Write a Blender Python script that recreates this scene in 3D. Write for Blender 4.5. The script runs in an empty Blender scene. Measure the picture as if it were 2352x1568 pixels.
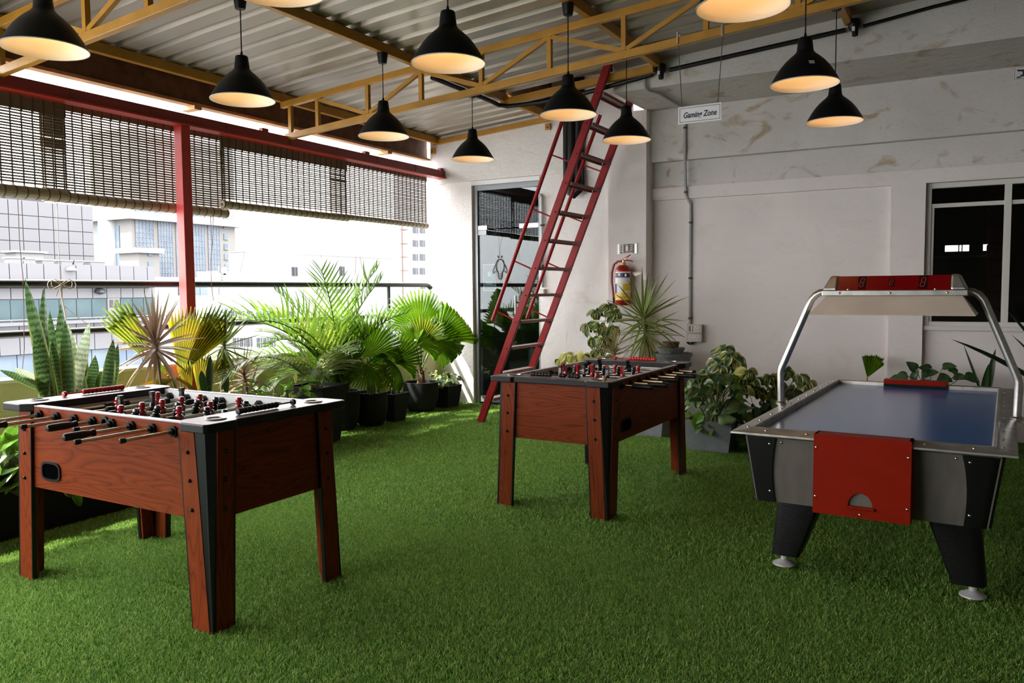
import bpy, math, random
import numpy as np
from mathutils import Vector, Matrix, Euler

random.seed(11)
rng = np.random.default_rng(5)
sc = bpy.context.scene
COL = sc.collection
R = math.radians

# ------------------------------------------------------------------ camera
F_PX, YAW, PIT, ROL, CAM_H = 1828.4, R(29.686), R(3.7008), R(-0.4253), 1.5
_F = np.array([-math.sin(YAW) * math.cos(PIT), math.cos(YAW) * math.cos(PIT), -math.sin(PIT)])
_r = np.array([math.cos(YAW), math.sin(YAW), 0.0])
_u = np.cross(_r, _F)
_r, _u = _r * math.cos(ROL) + _u * math.sin(ROL), -_r * math.sin(ROL) + _u * math.cos(ROL)
_C = np.array([0, 0, CAM_H])
cam_d = bpy.data.cameras.new('camera')
cam_d.sensor_width = 36.0
cam_d.lens = F_PX * 36.0 / 2352.0
cam_d.clip_start, cam_d.clip_end = 0.05, 600
cam = bpy.data.objects.new('camera', cam_d)
COL.objects.link(cam)
cam.matrix_world = Matrix(((_r[0], _u[0], -_F[0], _C[0]), (_r[1], _u[1], -_F[1], _C[1]), (_r[2], _u[2], -_F[2], _C[2]), (0, 0, 0, 1)))
sc.camera = cam

# ------------------------------------------------------------------ sky, sun, exposure
world = bpy.data.worlds.new('hazy_sky')
sc.world = world
world.use_nodes = True
wn = world.node_tree
wn.nodes['Background'].inputs[0].default_value = (0.97, 0.975, 1.0, 1)
# standard overcast luminance: three times brighter overhead than at the horizon
tcw = wn.nodes.new('ShaderNodeTexCoord')
sxyz = wn.nodes.new('ShaderNodeSeparateXYZ')
wn.links.new(tcw.outputs['Generated'], sxyz.inputs[0])
mxz = wn.nodes.new('ShaderNodeMath'); mxz.operation = 'MAXIMUM'; mxz.inputs[1].default_value = 0.0
wn.links.new(sxyz.outputs[2], mxz.inputs[0])
mad = wn.nodes.new('ShaderNodeMath'); mad.operation = 'MULTIPLY_ADD'
SKY_H = 1.25
mad.inputs[1].default_value, mad.inputs[2].default_value = 2.0 * SKY_H, SKY_H
wn.links.new(mxz.outputs[0], mad.inputs[0])
wn.links.new(mad.outputs[0], wn.nodes['Background'].inputs[1])
sun_d = bpy.data.lights.new('sun', 'SUN')
sun_d.energy = 2.6
sun_d.angle = R(0.9)
sun_d.color = (1.0, 0.93, 0.80)
sun = bpy.data.objects.new('sun', sun_d)
COL.objects.link(sun)
sun.rotation_euler = Vector((-0.44, -0.40, 0.80)).to_track_quat('Z', 'Y').to_euler()
sun.location = (-30, -25, 50)
vs = sc.view_settings
vs.view_transform = 'Standard'
vs.look = 'None'
vs.gamma = 1.0
vs.use_curve_mapping = False
vs.exposure = 2.62
sc.cycles.max_bounces = 10
sc.cycles.diffuse_bounces = 5
sc.cycles.glossy_bounces = 4
sc.cycles.transparent_max_bounces = 12
sc.cycles.transmission_bounces = 6
sc.cycles.use_denoising = True
sc.cycles.sample_clamp_indirect = 6.0
sc.cycles.caustics_reflective = False
sc.cycles.caustics_refractive = False


# ------------------------------------------------------------------ pixel -> place
def _on(x, y, ax, val):
    d = _F + _r * ((x - 1176) / F_PX) - _u * ((y - 784) / F_PX)
    t = (val - _C[ax]) / d[ax]
    return _C + d * t


def pxX(x, y, v): return Vector(_on(x, y, 0, v))
def pxY(x, y, v): return Vector(_on(x, y, 1, v))
def pxZ(x, y, v=0.0): return Vector(_on(x, y, 2, v))


# ------------------------------------------------------------------ materials
MATS = {}


def mat(name, col, rough=0.5, metal=0.0, var=0.0, vscale=6.0, stretch=(1, 1, 1), bump=0.0, bscale=40.0,
        spec=0.5, emit=None, estr=0.0, coat=0.0, col2=None, detail=4.0, trans=0.0):
    if name in MATS:
        return MATS[name]
    m = bpy.data.materials.new(name)
    m.use_nodes = True
    nt = m.node_tree
    b = nt.nodes['Principled BSDF']
    c4 = (*col, 1)
    b.inputs['Base Color'].default_value = c4
    b.inputs['Roughness'].default_value = rough
    b.inputs['Metallic'].default_value = metal
    b.inputs['Specular IOR Level'].default_value = spec
    b.inputs['Coat Weight'].default_value = coat
    if emit:
        b.inputs['Emission Color'].default_value = (*emit, 1)
        b.inputs['Emission Strength'].default_value = estr
    if var or bump:
        tc = nt.nodes.new('ShaderNodeTexCoord')
        mp = nt.nodes.new('ShaderNodeMapping')
        mp.inputs['Scale'].default_value = stretch
        nt.links.new(tc.outputs['Object'], mp.inputs[0])
    if var:
        n = nt.nodes.new('ShaderNodeTexNoise')
        n.inputs['Scale'].default_value = vscale
        n.inputs['Detail'].default_value = detail
        nt.links.new(mp.outputs[0], n.inputs[0])
        r = nt.nodes.new('ShaderNodeValToRGB')
        c2 = col2 if col2 else tuple(max(0, c * (1 - var)) for c in col)
        r.color_ramp.elements[0].position, r.color_ramp.elements[1].position = 0.35, 0.68
        r.color_ramp.elements[0].color = (*c2, 1)
        r.color_ramp.elements[1].color = c4
        nt.links.new(n.outputs[0], r.inputs[0])
        nt.links.new(r.outputs[0], b.inputs['Base Color'])
    if bump:
        n2 = nt.nodes.new('ShaderNodeTexNoise')
        n2.inputs['Scale'].default_value = bscale
        n2.inputs['Detail'].default_value = 5
        nt.links.new(mp.outputs[0], n2.inputs[0])
        bp = nt.nodes.new('ShaderNodeBump')
        bp.inputs['Strength'].default_value = bump
        bp.inputs['Distance'].default_value = 0.02
        nt.links.new(n2.outputs[0], bp.inputs['Height'])
        nt.links.new(bp.outputs[0], b.inputs['Normal'])
    if trans:
        out = nt.nodes['Material Output']
        tl = nt.nodes.new('ShaderNodeBsdfTranslucent')
        mx = nt.nodes.new('ShaderNodeMixShader')
        mx.inputs[0].default_value = trans
        src = b.inputs['Base Color'].links[0].from_socket if b.inputs['Base Color'].links else None
        if src:
            nt.links.new(src, tl.inputs[0])
        else:
            tl.inputs[0].default_value = c4
        nt.links.new(b.outputs[0], mx.inputs[1])
        nt.links.new(tl.outputs[0], mx.inputs[2])
        nt.links.new(mx.outputs[0], out.inputs[0])
    MATS[name] = m
    return m


def wood(name, axis):
    m = bpy.data.materials.new(name)
    m.use_nodes = True
    nt = m.node_tree
    b = nt.nodes['Principled BSDF']
    b.inputs['Roughness'].default_value = 0.42
    b.inputs['Specular IOR Level'].default_value = 0.10
    tc = nt.nodes.new('ShaderNodeTexCoord')
    mp = nt.nodes.new('ShaderNodeMapping')
    s = [9.0, 9.0, 9.0]
    s[axis] = 1.1
    mp.inputs['Scale'].default_value = s
    nt.links.new(tc.outputs['Object'], mp.inputs[0])
    n = nt.nodes.new('ShaderNodeTexNoise')
    n.inputs['Scale'].default_value = 1.05
    n.inputs['Detail'].default_value = 1.5
    n.inputs['Distortion'].default_value = 0.35
    nt.links.new(mp.outputs[0], n.inputs[0])
    mul = nt.nodes.new('ShaderNodeMath'); mul.operation = 'MULTIPLY'; mul.inputs[1].default_value = 14.0
    nt.links.new(n.outputs[0], mul.inputs[0])
    fr = nt.nodes.new('ShaderNodeMath'); fr.operation = 'FRACT'
    nt.links.new(mul.outputs[0], fr.inputs[0])
    r = nt.nodes.new('ShaderNodeValToRGB')
    e = r.color_ramp.elements
    e[0].position, e[0].color = 0.0, (0.095, 0.015, 0.004, 1)
    e[1].position, e[1].color = 1.0, (0.165, 0.028, 0.007, 1)
    k = e.new(0.12); k.color = (0.17, 0.030, 0.0075, 1)
    k = e.new(0.6); k.color = (0.215, 0.040, 0.010, 1)
    nt.links.new(fr.outputs[0], r.inputs[0])
    mp2 = nt.nodes.new('ShaderNodeMapping')
    s2 = [160.0, 160.0, 160.0]
    s2[axis] = 5.0
    mp2.inputs['Scale'].default_value = s2
    nt.links.new(tc.outputs['Object'], mp2.inputs[0])
    n2 = nt.nodes.new('ShaderNodeTexNoise')
    n2.inputs['Scale'].default_value = 1.0
    nt.links.new(mp2.outputs[0], n2.inputs[0])
    mx = nt.nodes.new('ShaderNodeMix'); mx.data_type = 'RGBA'; mx.blend_type = 'MULTIPLY'
    mx.inputs[0].default_value = 0.30
    nt.links.new(r.outputs[0], mx.inputs[6])
    nt.links.new(n2.outputs[0], mx.inputs[7])
    nt.links.new(mx.outputs[2], b.inputs['Base Color'])
    MATS[name] = m
    return m


def plaster(name, base, stain, amount, bump=0.35):
    m = bpy.data.materials.new(name)
    m.use_nodes = True
    nt = m.node_tree
    b = nt.nodes['Principled BSDF']
    b.inputs['Roughness'].default_value = 0.85
    b.inputs['Specular IOR Level'].default_value = 0.25
    tc = nt.nodes.new('ShaderNodeTexCoord')

    def noise(scale, detail, dist=0.0, st=(1, 1, 1)):
        mp = nt.nodes.new('ShaderNodeMapping'); mp.inputs['Scale'].default_value = st
        nt.links.new(tc.outputs['Object'], mp.inputs[0])
        n = nt.nodes.new('ShaderNodeTexNoise')
        n.inputs['Scale'].default_value = scale
        n.inputs['Detail'].default_value = detail
        n.inputs['Distortion'].default_value = dist
        nt.links.new(mp.outputs[0], n.inputs[0])
        return n

    def ramp(src, p0, c0, p1, c1):
        r = nt.nodes.new('ShaderNodeValToRGB')
        r.color_ramp.elements[0].position, r.color_ramp.elements[0].color = p0, c0
        r.color_ramp.elements[1].position, r.color_ramp.elements[1].color = p1, c1
        nt.links.new(src.outputs[0], r.inputs[0])
        return r
    a = ramp(noise(1.3, 5, 0.4), 0.3, (*[c * 0.90 for c in base], 1), 0.7, (*base, 1))
    s = ramp(noise(3.2, 9, 1.2, (1, 1, 1.6)), 0.57, (0, 0, 0, 1), 0.70, (amount, amount, amount, 1))
    dn = ramp(noise(26, 6, 0.5, (1, 1, 0.35)), 0.66, (0, 0, 0, 1), 0.82, (amount * .5,) * 3 + (1,))
    mx = nt.nodes.new('ShaderNodeMix'); mx.data_type = 'RGBA'
    nt.links.new(s.outputs[0], mx.inputs[0])
    nt.links.new(a.outputs[0], mx.inputs[6])
    mx.inputs[7].default_value = (*stain, 1)
    mx2 = nt.nodes.new('ShaderNodeMix'); mx2.data_type = 'RGBA'
    nt.links.new(dn.outputs[0], mx2.inputs[0])
    nt.links.new(mx.outputs[2], mx2.inputs[6])
    mx2.inputs[7].default_value = (*[c * 0.6 for c in stain], 1)
    nt.links.new(mx2.outputs[2], b.inputs['Base Color'])
    h = noise(9, 10, 0.3)
    h2 = noise(70, 3)
    ad = nt.nodes.new('ShaderNodeMath'); ad.operation = 'MULTIPLY_ADD'; ad.inputs[1].default_value = 0.35
    nt.links.new(h2.outputs[0], ad.inputs[0]); nt.links.new(h.outputs[0], ad.inputs[2])
    bp = nt.nodes.new('ShaderNodeBump')
    bp.inputs['Strength'].default_value = bump
    bp.inputs['Distance'].default_value = 0.015
    nt.links.new(ad.outputs[0], bp.inputs['Height'])
    nt.links.new(bp.outputs[0], b.inputs['Normal'])
    MATS[name] = m
    return m


def glass(name, tint, refl=1.0, rough=0.0):
    m = bpy.data.materials.new(name)
    m.use_nodes = True
    nt = m.node_tree
    nt.nodes.remove(nt.nodes['Principled BSDF'])
    out = nt.nodes['Material Output']
    t = nt.nodes.new('ShaderNodeBsdfTransparent'); t.inputs[0].default_value = (*tint, 1)
    g = nt.nodes.new('ShaderNodeBsdfGlossy'); g.inputs['Roughness'].default_value = rough
    f = nt.nodes.new('ShaderNodeFresnel'); f.inputs[0].default_value = 1.5 * refl
    mx = nt.nodes.new('ShaderNodeMixShader')
    nt.links.new(f.outputs[0], mx.inputs[0])
    nt.links.new(t.outputs[0], mx.inputs[1])
    nt.links.new(g.outputs[0], mx.inputs[2])
    nt.links.new(mx.outputs[0], out.inputs[0])
    MATS[name] = m
    return m


def leafmat(name, edge, mid, rib=None, trans=0.45, rough=0.4, band=None, split=0.62, spots=0.0):
    """leaf coloured across its width (object-space y), with an optional pale rib and cross bands"""
    m = bpy.data.materials.new(name)
    m.use_nodes = True
    nt = m.node_tree
    b = nt.nodes['Principled BSDF']
    b.inputs['Roughness'].default_value = rough
    out = nt.nodes['Material Output']
    tc = nt.nodes.new('ShaderNodeTexCoord')
    sep = nt.nodes.new('ShaderNodeSeparateXYZ')
    nt.links.new(tc.outputs['Object'], sep.inputs[0])
    ab = nt.nodes.new('ShaderNodeMath'); ab.operation = 'ABSOLUTE'
    nt.links.new(sep.outputs[1], ab.inputs[0])
    n = nt.nodes.new('ShaderNodeTexNoise'); n.inputs['Scale'].default_value = 5.0; n.inputs['Detail'].default_value = 5
    nt.links.new(tc.outputs['Object'], n.inputs[0])
    ma = nt.nodes.new('ShaderNodeMath'); ma.operation = 'MULTIPLY_ADD'; ma.inputs[1].default_value = 0.35; 
    nt.links.new(n.outputs[0], ma.inputs[0]); nt.links.new(ab.outputs[0], ma.inputs[2])
    r = nt.nodes.new('ShaderNodeValToRGB')
    e = r.color_ramp.elements
    e[0].position, e[0].color = split - 0.12, (*mid, 1)
    e[1].position, e[1].color = split + 0.02, (*edge, 1)
    if rib:
        k = e.new(0.20); k.color = (*rib, 1)
        k = e.new(0.235); k.color = (*mid, 1)
    nt.links.new(ma.outputs[0], r.inputs[0])
    colr = r.outputs[0]
    oi = nt.nodes.new('ShaderNodeObjectInfo')
    hs = nt.nodes.new('ShaderNodeHueSaturation')
    mr = nt.nodes.new('ShaderNodeMapRange')
    mr.inputs[3].default_value, mr.inputs[4].default_value = 0.72, 1.25
    nt.links.new(oi.outputs['Random'], mr.inputs[0])
    nt.links.new(mr.outputs[0], hs.inputs['Value'])
    nt.links.new(colr, hs.inputs['Color'])
    colr = hs.outputs[0]
    if band:
        w = nt.nodes.new('ShaderNodeTexWave'); w.inputs['Scale'].default_value = band[0]
        w.inputs['Distortion'].default_value = 6.0; w.inputs['Detail'].default_value = 3; w.inputs['Detail Scale'].default_value = 2.5
        nt.links.new(tc.outputs['Object'], w.inputs[0])
        rr = nt.nodes.new('ShaderNodeValToRGB')
        rr.color_ramp.elements[0].position, rr.color_ramp.elements[1].position = 0.35, 0.75
        rr.color_ramp.elements[0].color = (0, 0, 0, 1)
        rr.color_ramp.elements[1].color = (band[2],) * 3 + (1,)
        nt.links.new(w.outputs[0], rr.inputs[0])
        mx = nt.nodes.new('ShaderNodeMix'); mx.data_type = 'RGBA'
        nt.links.new(rr.outputs[0], mx.inputs[0]); nt.links.new(colr, mx.inputs[6])
        mx.inputs[7].default_value = (*band[1], 1)
        colr = mx.outputs[2]
    nt.links.new(colr, b.inputs['Base Color'])
    tl = nt.nodes.new('ShaderNodeBsdfTranslucent')
    nt.links.new(colr, tl.inputs[0])
    mxs = nt.nodes.new('ShaderNodeMixShader'); mxs.inputs[0].default_value = trans
    nt.links.new(b.outputs[0], mxs.inputs[1]); nt.links.new(tl.outputs[0], mxs.inputs[2])
    nt.links.new(mxs.outputs[0], out.inputs[0])
    MATS[name] = m
    return m


# ------------------------------------------------------------------ mesh helpers
class MB:
    def __init__(s):
        s.v, s.f = [], []

    def add(s, vs_, fs):
        o = len(s.v)
        s.v += [tuple(p) for p in vs_]
        s.f += [tuple(i + o for i in f) for f in fs]
        return s

    def box(s, x0, x1, y0, y1, z0, z1):
        return s.add([(x0, y0, z0), (x1, y0, z0), (x1, y1, z0), (x0, y1, z0), (x0, y0, z1), (x1, y0, z1), (x1, y1, z1), (x0, y1, z1)],
                     [(0, 3, 2, 1), (4, 5, 6, 7), (0, 1, 5, 4), (1, 2, 6, 5), (2, 3, 7, 6), (3, 0, 4, 7)])

    def hexa(s, bot, top):
        return s.add(list(bot) + list(top), [(0, 3, 2, 1), (4, 5, 6, 7), (0, 1, 5, 4), (1, 2, 6, 5), (2, 3, 7, 6), (3, 0, 4, 7)])

    def bar(s, p, q, w, h, up=(0, 0, 1)):
        p, q = Vector(p), Vector(q)
        d = (q - p).normalized()
        a = d.cross(Vector(up))
        if a.length < 1e-5:
            a = d.cross(Vector((1, 0, 0)))
        a.normalize()
        n = a.cross(d).normalized()
        a, n = a * w / 2, n * h / 2
        return s.hexa([p - a - n, p + a - n, q + a - n, q - a - n], [p - a + n, p + a + n, q + a + n, q - a + n])

    def tube(s, pts, r, n=8, cap=True):
        pts = [Vector(p) for p in pts]
        k = len(pts)
        rs = r if isinstance(r, (list, tuple)) else [r] * k
        o = len(s.v)
        prev = None
        for i, p in enumerate(pts):
            d = (pts[min(i + 1, k - 1)] - pts[max(i - 1, 0)]).normalized()
            if prev is None:
                a = d.cross(Vector((0, 0, 1)))
                if a.length < 1e-3:
                    a = d.cross(Vector((0, 1, 0)))
            else:
                a = prev - d * prev.dot(d)
            a.normalize(); prev = a
            b = d.cross(a)
            for j in range(n):
                t = 2 * math.pi * j / n
                s.v.append(tuple(p + (a * math.cos(t) + b * math.sin(t)) * rs[i]))
        for i in range(k - 1):
            for j in range(n):
                s.f.append((o + i * n + j, o + i * n + (j + 1) % n, o + (i + 1) * n + (j + 1) % n, o + (i + 1) * n + j))
        if cap:
            s.f.append(tuple(o + j for j in range(n))[::-1])
            s.f.append(tuple(o + (k - 1) * n + j for j in range(n)))
        return s

    def lathe(s, prof, n=24, c=(0, 0, 0), axis='z', closed=False):
        o = len(s.v)
        for (r, z) in prof:
            for j in range(n):
                t = 2 * math.pi * j / n
                a, b = r * math.cos(t), r * math.sin(t)
                if axis == 'z': p = (c[0] + a, c[1] + b, c[2] + z)
                elif axis == 'y': p = (c[0] + a, c[1] + z, c[2] - b)
                else: p = (c[0] + z, c[1] + a, c[2] + b)
                s.v.append(p)
        k = len(prof)
        for i in range(k - 1 if not closed else k):
            i2 = (i + 1) % k
            for j in range(n):
                s.f.append((o + i * n + j, o + i * n + (j + 1) % n, o + i2 * n + (j + 1) % n, o + i2 * n + j))
        if not closed:
            if prof[0][0] > 1e-6: s.f.append(tuple(o + j for j in range(n))[::-1])
            if prof[-1][0] > 1e-6: s.f.append(tuple(o + (k - 1) * n + j for j in range(n)))
        return s

    def shell(s, prof, n=32, c=(0, 0, 0)):
        """open lathe without caps"""
        o = len(s.v)
        for (r, z) in prof:
            for j in range(n):
                t = 2 * math.pi * j / n
                s.v.append((c[0] + r * math.cos(t), c[1] + r * math.sin(t), c[2] + z))
        for i in range(len(prof) - 1):
            for j in range(n):
                s.f.append((o + i * n + j, o + i * n + (j + 1) % n, o + (i + 1) * n + (j + 1) % n, o + (i + 1) * n + j))
        return s

    def prism(s, poly, axis, a0, a1):
        def P(u, w, a):
            return {'x': (a, u, w), 'y': (u, a, w), 'z': (u, w, a)}[axis]
        n = len(poly)
        o = len(s.v)
        s.v += [P(u, w, a0) for u, w in poly] + [P(u, w, a1) for u, w in poly]
        s.f.append(tuple(o + i for i in range(n)))
        s.f.append(tuple(o + n + i for i in range(n))[::-1])
        for i in range(n):
            j = (i + 1) % n
            s.f.append((o + i, o + n + i, o + n + j, o + j))
        return s

    def mesh(s, name, material, smooth=False, angle=40):
        me = bpy.data.meshes.new(name)
        me.from_pydata([tuple(map(float, p)) for p in s.v], [], s.f)
        me.materials.append(MATS[material] if isinstance(material, str) else material)
        me.update()
        if smooth:
            me.shade_smooth()
            me.set_sharp_from_angle(angle=R(angle))
        return me

    def build(s, name, material, parent=None, smooth=False, angle=40, bevel=0.0):
        import bmesh
        me = s.mesh(name, material, False)
        bm = bmesh.new(); bm.from_mesh(me)
        bmesh.ops.recalc_face_normals(bm, faces=bm.faces)
        bm.to_mesh(me); bm.free()
        if smooth:
            me.shade_smooth(); me.set_sharp_from_angle(angle=R(angle))
        o = bpy.data.objects.new(name, me)
        COL.objects.link(o)
        if parent is not None:
            o.parent = parent
        if bevel:
            md = o.modifiers.new('edge', 'BEVEL'); md.width = bevel; md.segments = 2; md.limit_method = 'ANGLE'
        return o


def inst(name, me, parent=None, loc=(0, 0, 0), rot=(0, 0, 0), scale=(1, 1, 1), mw=None):
    o = bpy.data.objects.new(name, me)
    COL.objects.link(o)
    if parent is not None:
        o.parent = parent
    if mw is not None:
        o.matrix_local = mw
    else:
        o.location, o.rotation_euler, o.scale = loc, rot, scale
    return o


def tag(o, label, cat, group=None, kind=None):
    if label: o['label'] = label
    if cat: o['category'] = cat
    if group: o['group'] = group
    if kind: o['kind'] = kind
    return o


def thing(name, label, cat, loc=(0, 0, 0), rotz=0.0, group=None, scale=None):
    o = bpy.data.objects.new(name, None)
    COL.objects.link(o)
    o.empty_display_size = 0.1
    o.location = loc
    o.rotation_euler = (0, 0, rotz)
    if scale: o.scale = scale
    return tag(o, label, cat, group)


def struct(o, label=None):
    o['kind'] = 'structure'
    if label: o['label'] = label
    return o


def sempty(name, label=None):
    o = bpy.data.objects.new(name, None)
    COL.objects.link(o)
    return struct(o, label)


def text_mesh(txt, size, material, shear=0.0, bold=0.0, depth=0.001, align='CENTER'):
    cu = bpy.data.curves.new('lettering', 'FONT')
    cu.body = txt; cu.size = size; cu.shear = shear; cu.offset = bold; cu.extrude = depth
    cu.align_x = align; cu.align_y = 'CENTER'; cu.resolution_u = 3
    ob = bpy.data.objects.new('lettering_tmp', cu)
    COL.objects.link(ob)
    dg = bpy.context.evaluated_depsgraph_get()
    me = bpy.data.meshes.new_from_object(ob.evaluated_get(dg))
    bpy.data.objects.remove(ob)
    bpy.data.curves.remove(cu)
    me.materials.clear(); me.materials.append(MATS[material])
    return me


# ------------------------------------------------------------------ palette
plaster('white_plaster', (0.83, 0.76, 0.73), (0.60, 0.48, 0.36), 0.16)
plaster('stained_plaster', (0.70, 0.655, 0.625), (0.42, 0.31, 0.19), 0.85, 0.7)
plaster('rough_plaster', (0.83, 0.78, 0.75), (0.45, 0.36, 0.25), 0.2, 0.9)
plaster('olive_plaster', (0.74, 0.67, 0.44), (0.35, 0.30, 0.16), 0.5, 0.5)
mat('cap_white', (0.8, 0.79, 0.76), 0.8)
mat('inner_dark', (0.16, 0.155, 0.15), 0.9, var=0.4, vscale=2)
mat('rear_wall', (0.28, 0.26, 0.24), 0.9, var=0.3, vscale=1)
mat('sheet_metal', (0.42, 0.37, 0.31), 0.36, 0.45, var=0.15, vscale=1.5, stretch=(0.3, 3, 3))
mat('sheet_back', (0.20, 0.20, 0.19), 0.6, 0.3)
mat('yellow_steel', (0.52, 0.245, 0.022), 0.42, 0.0, var=0.22, vscale=7, bump=0.06)
mat('rusty_steel', (0.17, 0.085, 0.038), 0.75, 0.0, var=0.5, vscale=9, bump=0.2)
mat('lit_flange_steel', (0.48, 0.26, 0.10), 0.6, 0.0, var=0.35, vscale=6)
mat('red_steel', (0.30, 0.009, 0.010), 0.45, 0.0, spec=.25, var=0.2, vscale=10, bump=0.05)
mat('post_red', (0.50, 0.035, 0.025), 0.42, 0.0, var=0.12, vscale=8)
mat('beam_red', (0.30, 0.03, 0.028), 0.5, 0.0, var=0.2, vscale=5)
mat('rail_black', (0.012, 0.0125, 0.013), 0.45, 0.3, var=0.3, vscale=20)
mat('tread_steel', (0.52, 0.36, 0.33), 0.5, 0.3, var=0.35, vscale=60, bump=0.5, bscale=90)
mat('tread_edge', (0.22, 0.035, 0.033), 0.5, var=0.3, vscale=30)
mat('shade_black', (0.0035, 0.004, 0.0055), 0.42, 0.0, spec=0.25)
mat('shade_inner', (0.86, 0.80, 0.70), 0.5)
mat('bulb', (1, 1, 1), 0.4, emit=(1.0, 0.58, 0.24), estr=1.1)
mat('plastic_black', (0.0035, 0.0035, 0.004), 0.4, spec=0.3)
mat('foot_grey', (0.52, 0.50, 0.48), 0.4, 0.2)
mat('hole_shade_black', (0.0015, 0.0015, 0.0015), 1.0, spec=0.0)
mat('matte_black', (0.005, 0.005, 0.0055), 0.7, spec=.2)
mat('bamboo', (0.20, 0.155, 0.105), 0.7, var=0.35, vscale=30, stretch=(1, 0.3, 4), trans=0.12)
mat('bamboo_roll', (0.42, 0.35, 0.25), 0.65, var=0.3, vscale=40, stretch=(1, 0.2, 3))
mat('cord_brown', (0.065, 0.042, 0.022), 0.9)
mat('twine', (0.45, 0.36, 0.27), 0.9)
mat('cement_grey', (0.21, 0.225, 0.235), 0.85, var=0.25, vscale=7, bump=0.25)
mat('pot_charcoal', (0.020, 0.0215, 0.023), 0.8, spec=.25, var=0.3, vscale=9, bump=0.15)
mat('planter_dark', (0.006, 0.0065, 0.007), 0.85, spec=.2, var=0.3, vscale=9)
mat('soil', (0.05, 0.032, 0.02), 0.95, var=0.6, vscale=60, bump=0.8, bscale=80)
mat('trunk', (0.16, 0.095, 0.05), 0.9, var=0.5, vscale=30, stretch=(1, 1, 3), bump=0.6)
mat('stem_green', (0.16, 0.20, 0.055), 0.6, var=0.3, vscale=20)
mat('stem_brown', (0.20, 0.155, 0.10), 0.8, var=0.4, vscale=30)
wood('wood_x', 0); wood('wood_y', 1); wood('wood_z', 2)
mat('edge_grey', (0.40, 0.40, 0.44), 0.4, 0.0)
mat('pitch_white', (0.66, 0.65, 0.63), 0.45)
mat('pitch_green', (0.035, 0.14, 0.075), 0.35)
mat('chrome', (0.62, 0.58, 0.52), 0.16, 1.0)
mat('steel_satin', (0.50, 0.48, 0.46), 0.33, 1.0, var=0.2, vscale=40)
mat('men_red', (0.33, 0.012, 0.014), 0.25, coat=0.3)
mat('men_black', (0.004, 0.004, 0.0045), 0.25, coat=0.2)
mat('bead_red', (0.55, 0.012, 0.014), 0.3)
mat('aluminium', (0.50, 0.475, 0.45), 0.38, 0.9, var=0.3, vscale=12, stretch=(1, 1, 1), bump=0.05)
mat('reflector', (0.66, 0.56, 0.46), 0.5, 0.0, var=0.15, vscale=5)
mat('side_panel_grey', (0.135, 0.115, 0.10), 0.6, 0.15, var=0.25, vscale=5, stretch=(4, 4, 1))
mat('goal_red', (0.25, 0.010, 0.001), 0.5, spec=.08, var=0.12, vscale=8)
mat('display_red', (0.10, 0.001, 0.002), 0.2, spec=.3, emit=(0.5, 0.002, 0.004), estr=0.008)
mat('digit_box', (0.003, 0.001, 0.001), 0.5, spec=.2)
mat('digit_red', (0.16, 0.01, 0.01), 0.4, emit=(1, 0.03, 0.03), estr=0.012)
mat('sign_white', (0.72, 0.70, 0.70), 0.4)
mat('ink', (0.014, 0.013, 0.035), 0.5)
mat('wire_brown', (0.10, 0.06, 0.05), 0.8)
mat('conduit_grey', (0.40, 0.40, 0.40), 0.6, var=0.15, vscale=20)
mat('box_beige', (0.52, 0.47, 0.40), 0.5)
mat('socket_face', (0.62, 0.58, 0.54), 0.4)
mat('socket_dark', (0.12, 0.11, 0.10), 0.4)
mat('ext_red', (0.33, 0.006, 0.006), 0.28, coat=0.2)
mat('ext_yellow', (0.75, 0.50, 0.03), 0.35)
mat('ext_cream', (0.80, 0.68, 0.42), 0.4)
mat('ext_blue', (0.03, 0.03, 0.26), 0.4)
mat('hose_red', (0.30, 0.035, 0.025), 0.5)
mat('sign_green', (0.48, 0.72, 0.56), 0.25)
mat('sign_red', (0.13, 0.003, 0.003), 0.4)
mat('frame_white', (0.68, 0.65, 0.60), 0.45)
mat('door_steel', (0.30, 0.32, 0.33), 0.4, 0.4)
mat('patch_steel', (0.62, 0.60, 0.58), 0.35, 0.5)
mat('poster_dark', (0.10, 0.105, 0.13), 0.5)
mat('poster_pale', (0.62, 0.63, 0.66), 0.5)
mat('bottle_blue', (0.05, 0.22, 0.5), 0.3)
mat('bottle_clear', (0.35, 0.48, 0.55), 0.2)
mat('gold_line', (0.10, 0.08, 0.045), 0.4)
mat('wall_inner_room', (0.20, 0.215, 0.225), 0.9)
mat('locker', (0.20, 0.25, 0.27), 0.6)
mat('brick_red', (0.17, 0.07, 0.05), 0.85, var=0.3, vscale=20)
mat('mortar', (0.03, 0.028, 0.027), 0.9)
mat('board_green', (0.07, 0.08, 0.035), 0.8)
glass('window_glass', (0.60, 0.60, 0.58))
glass('door_glass', (0.80, 0.86, 0.86))
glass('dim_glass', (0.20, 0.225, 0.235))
mat('panel_grey', (0.0558, 0.0544, 0.0589), 0.5, var=0.05, vscale=0.3)
mat('joint_grey', (0.0367, 0.0359, 0.0389), 0.8)
mat('stone_beige', (0.0925, 0.0886, 0.0816), 0.8, var=0.06, vscale=0.4)
mat('stone_white', (0.1197, 0.1186, 0.1170), 0.8)
mat('white_render', (0.1550, 0.1550, 0.1550), 0.8)
mat('glass_blue', (0.0393, 0.0578, 0.0809), 0.35, 0.0, var=0.3, vscale=0.5, col2=(0.0707, 0.0898, 0.1115), spec=.25)
mat('glass_teal', (0.0098, 0.0278, 0.0326), 0.3, 0.0, var=0.5, vscale=0.6, col2=(0.0326, 0.0522, 0.0571), spec=.25)
mat('glass_dark', (0.0272, 0.0283, 0.0326), 0.4, spec=.2)
mat('rust_pole', (0.0544, 0.0299, 0.0261), 0.8)
mat('roof_far', (0.0925, 0.0925, 0.0979), 0.8)
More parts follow.
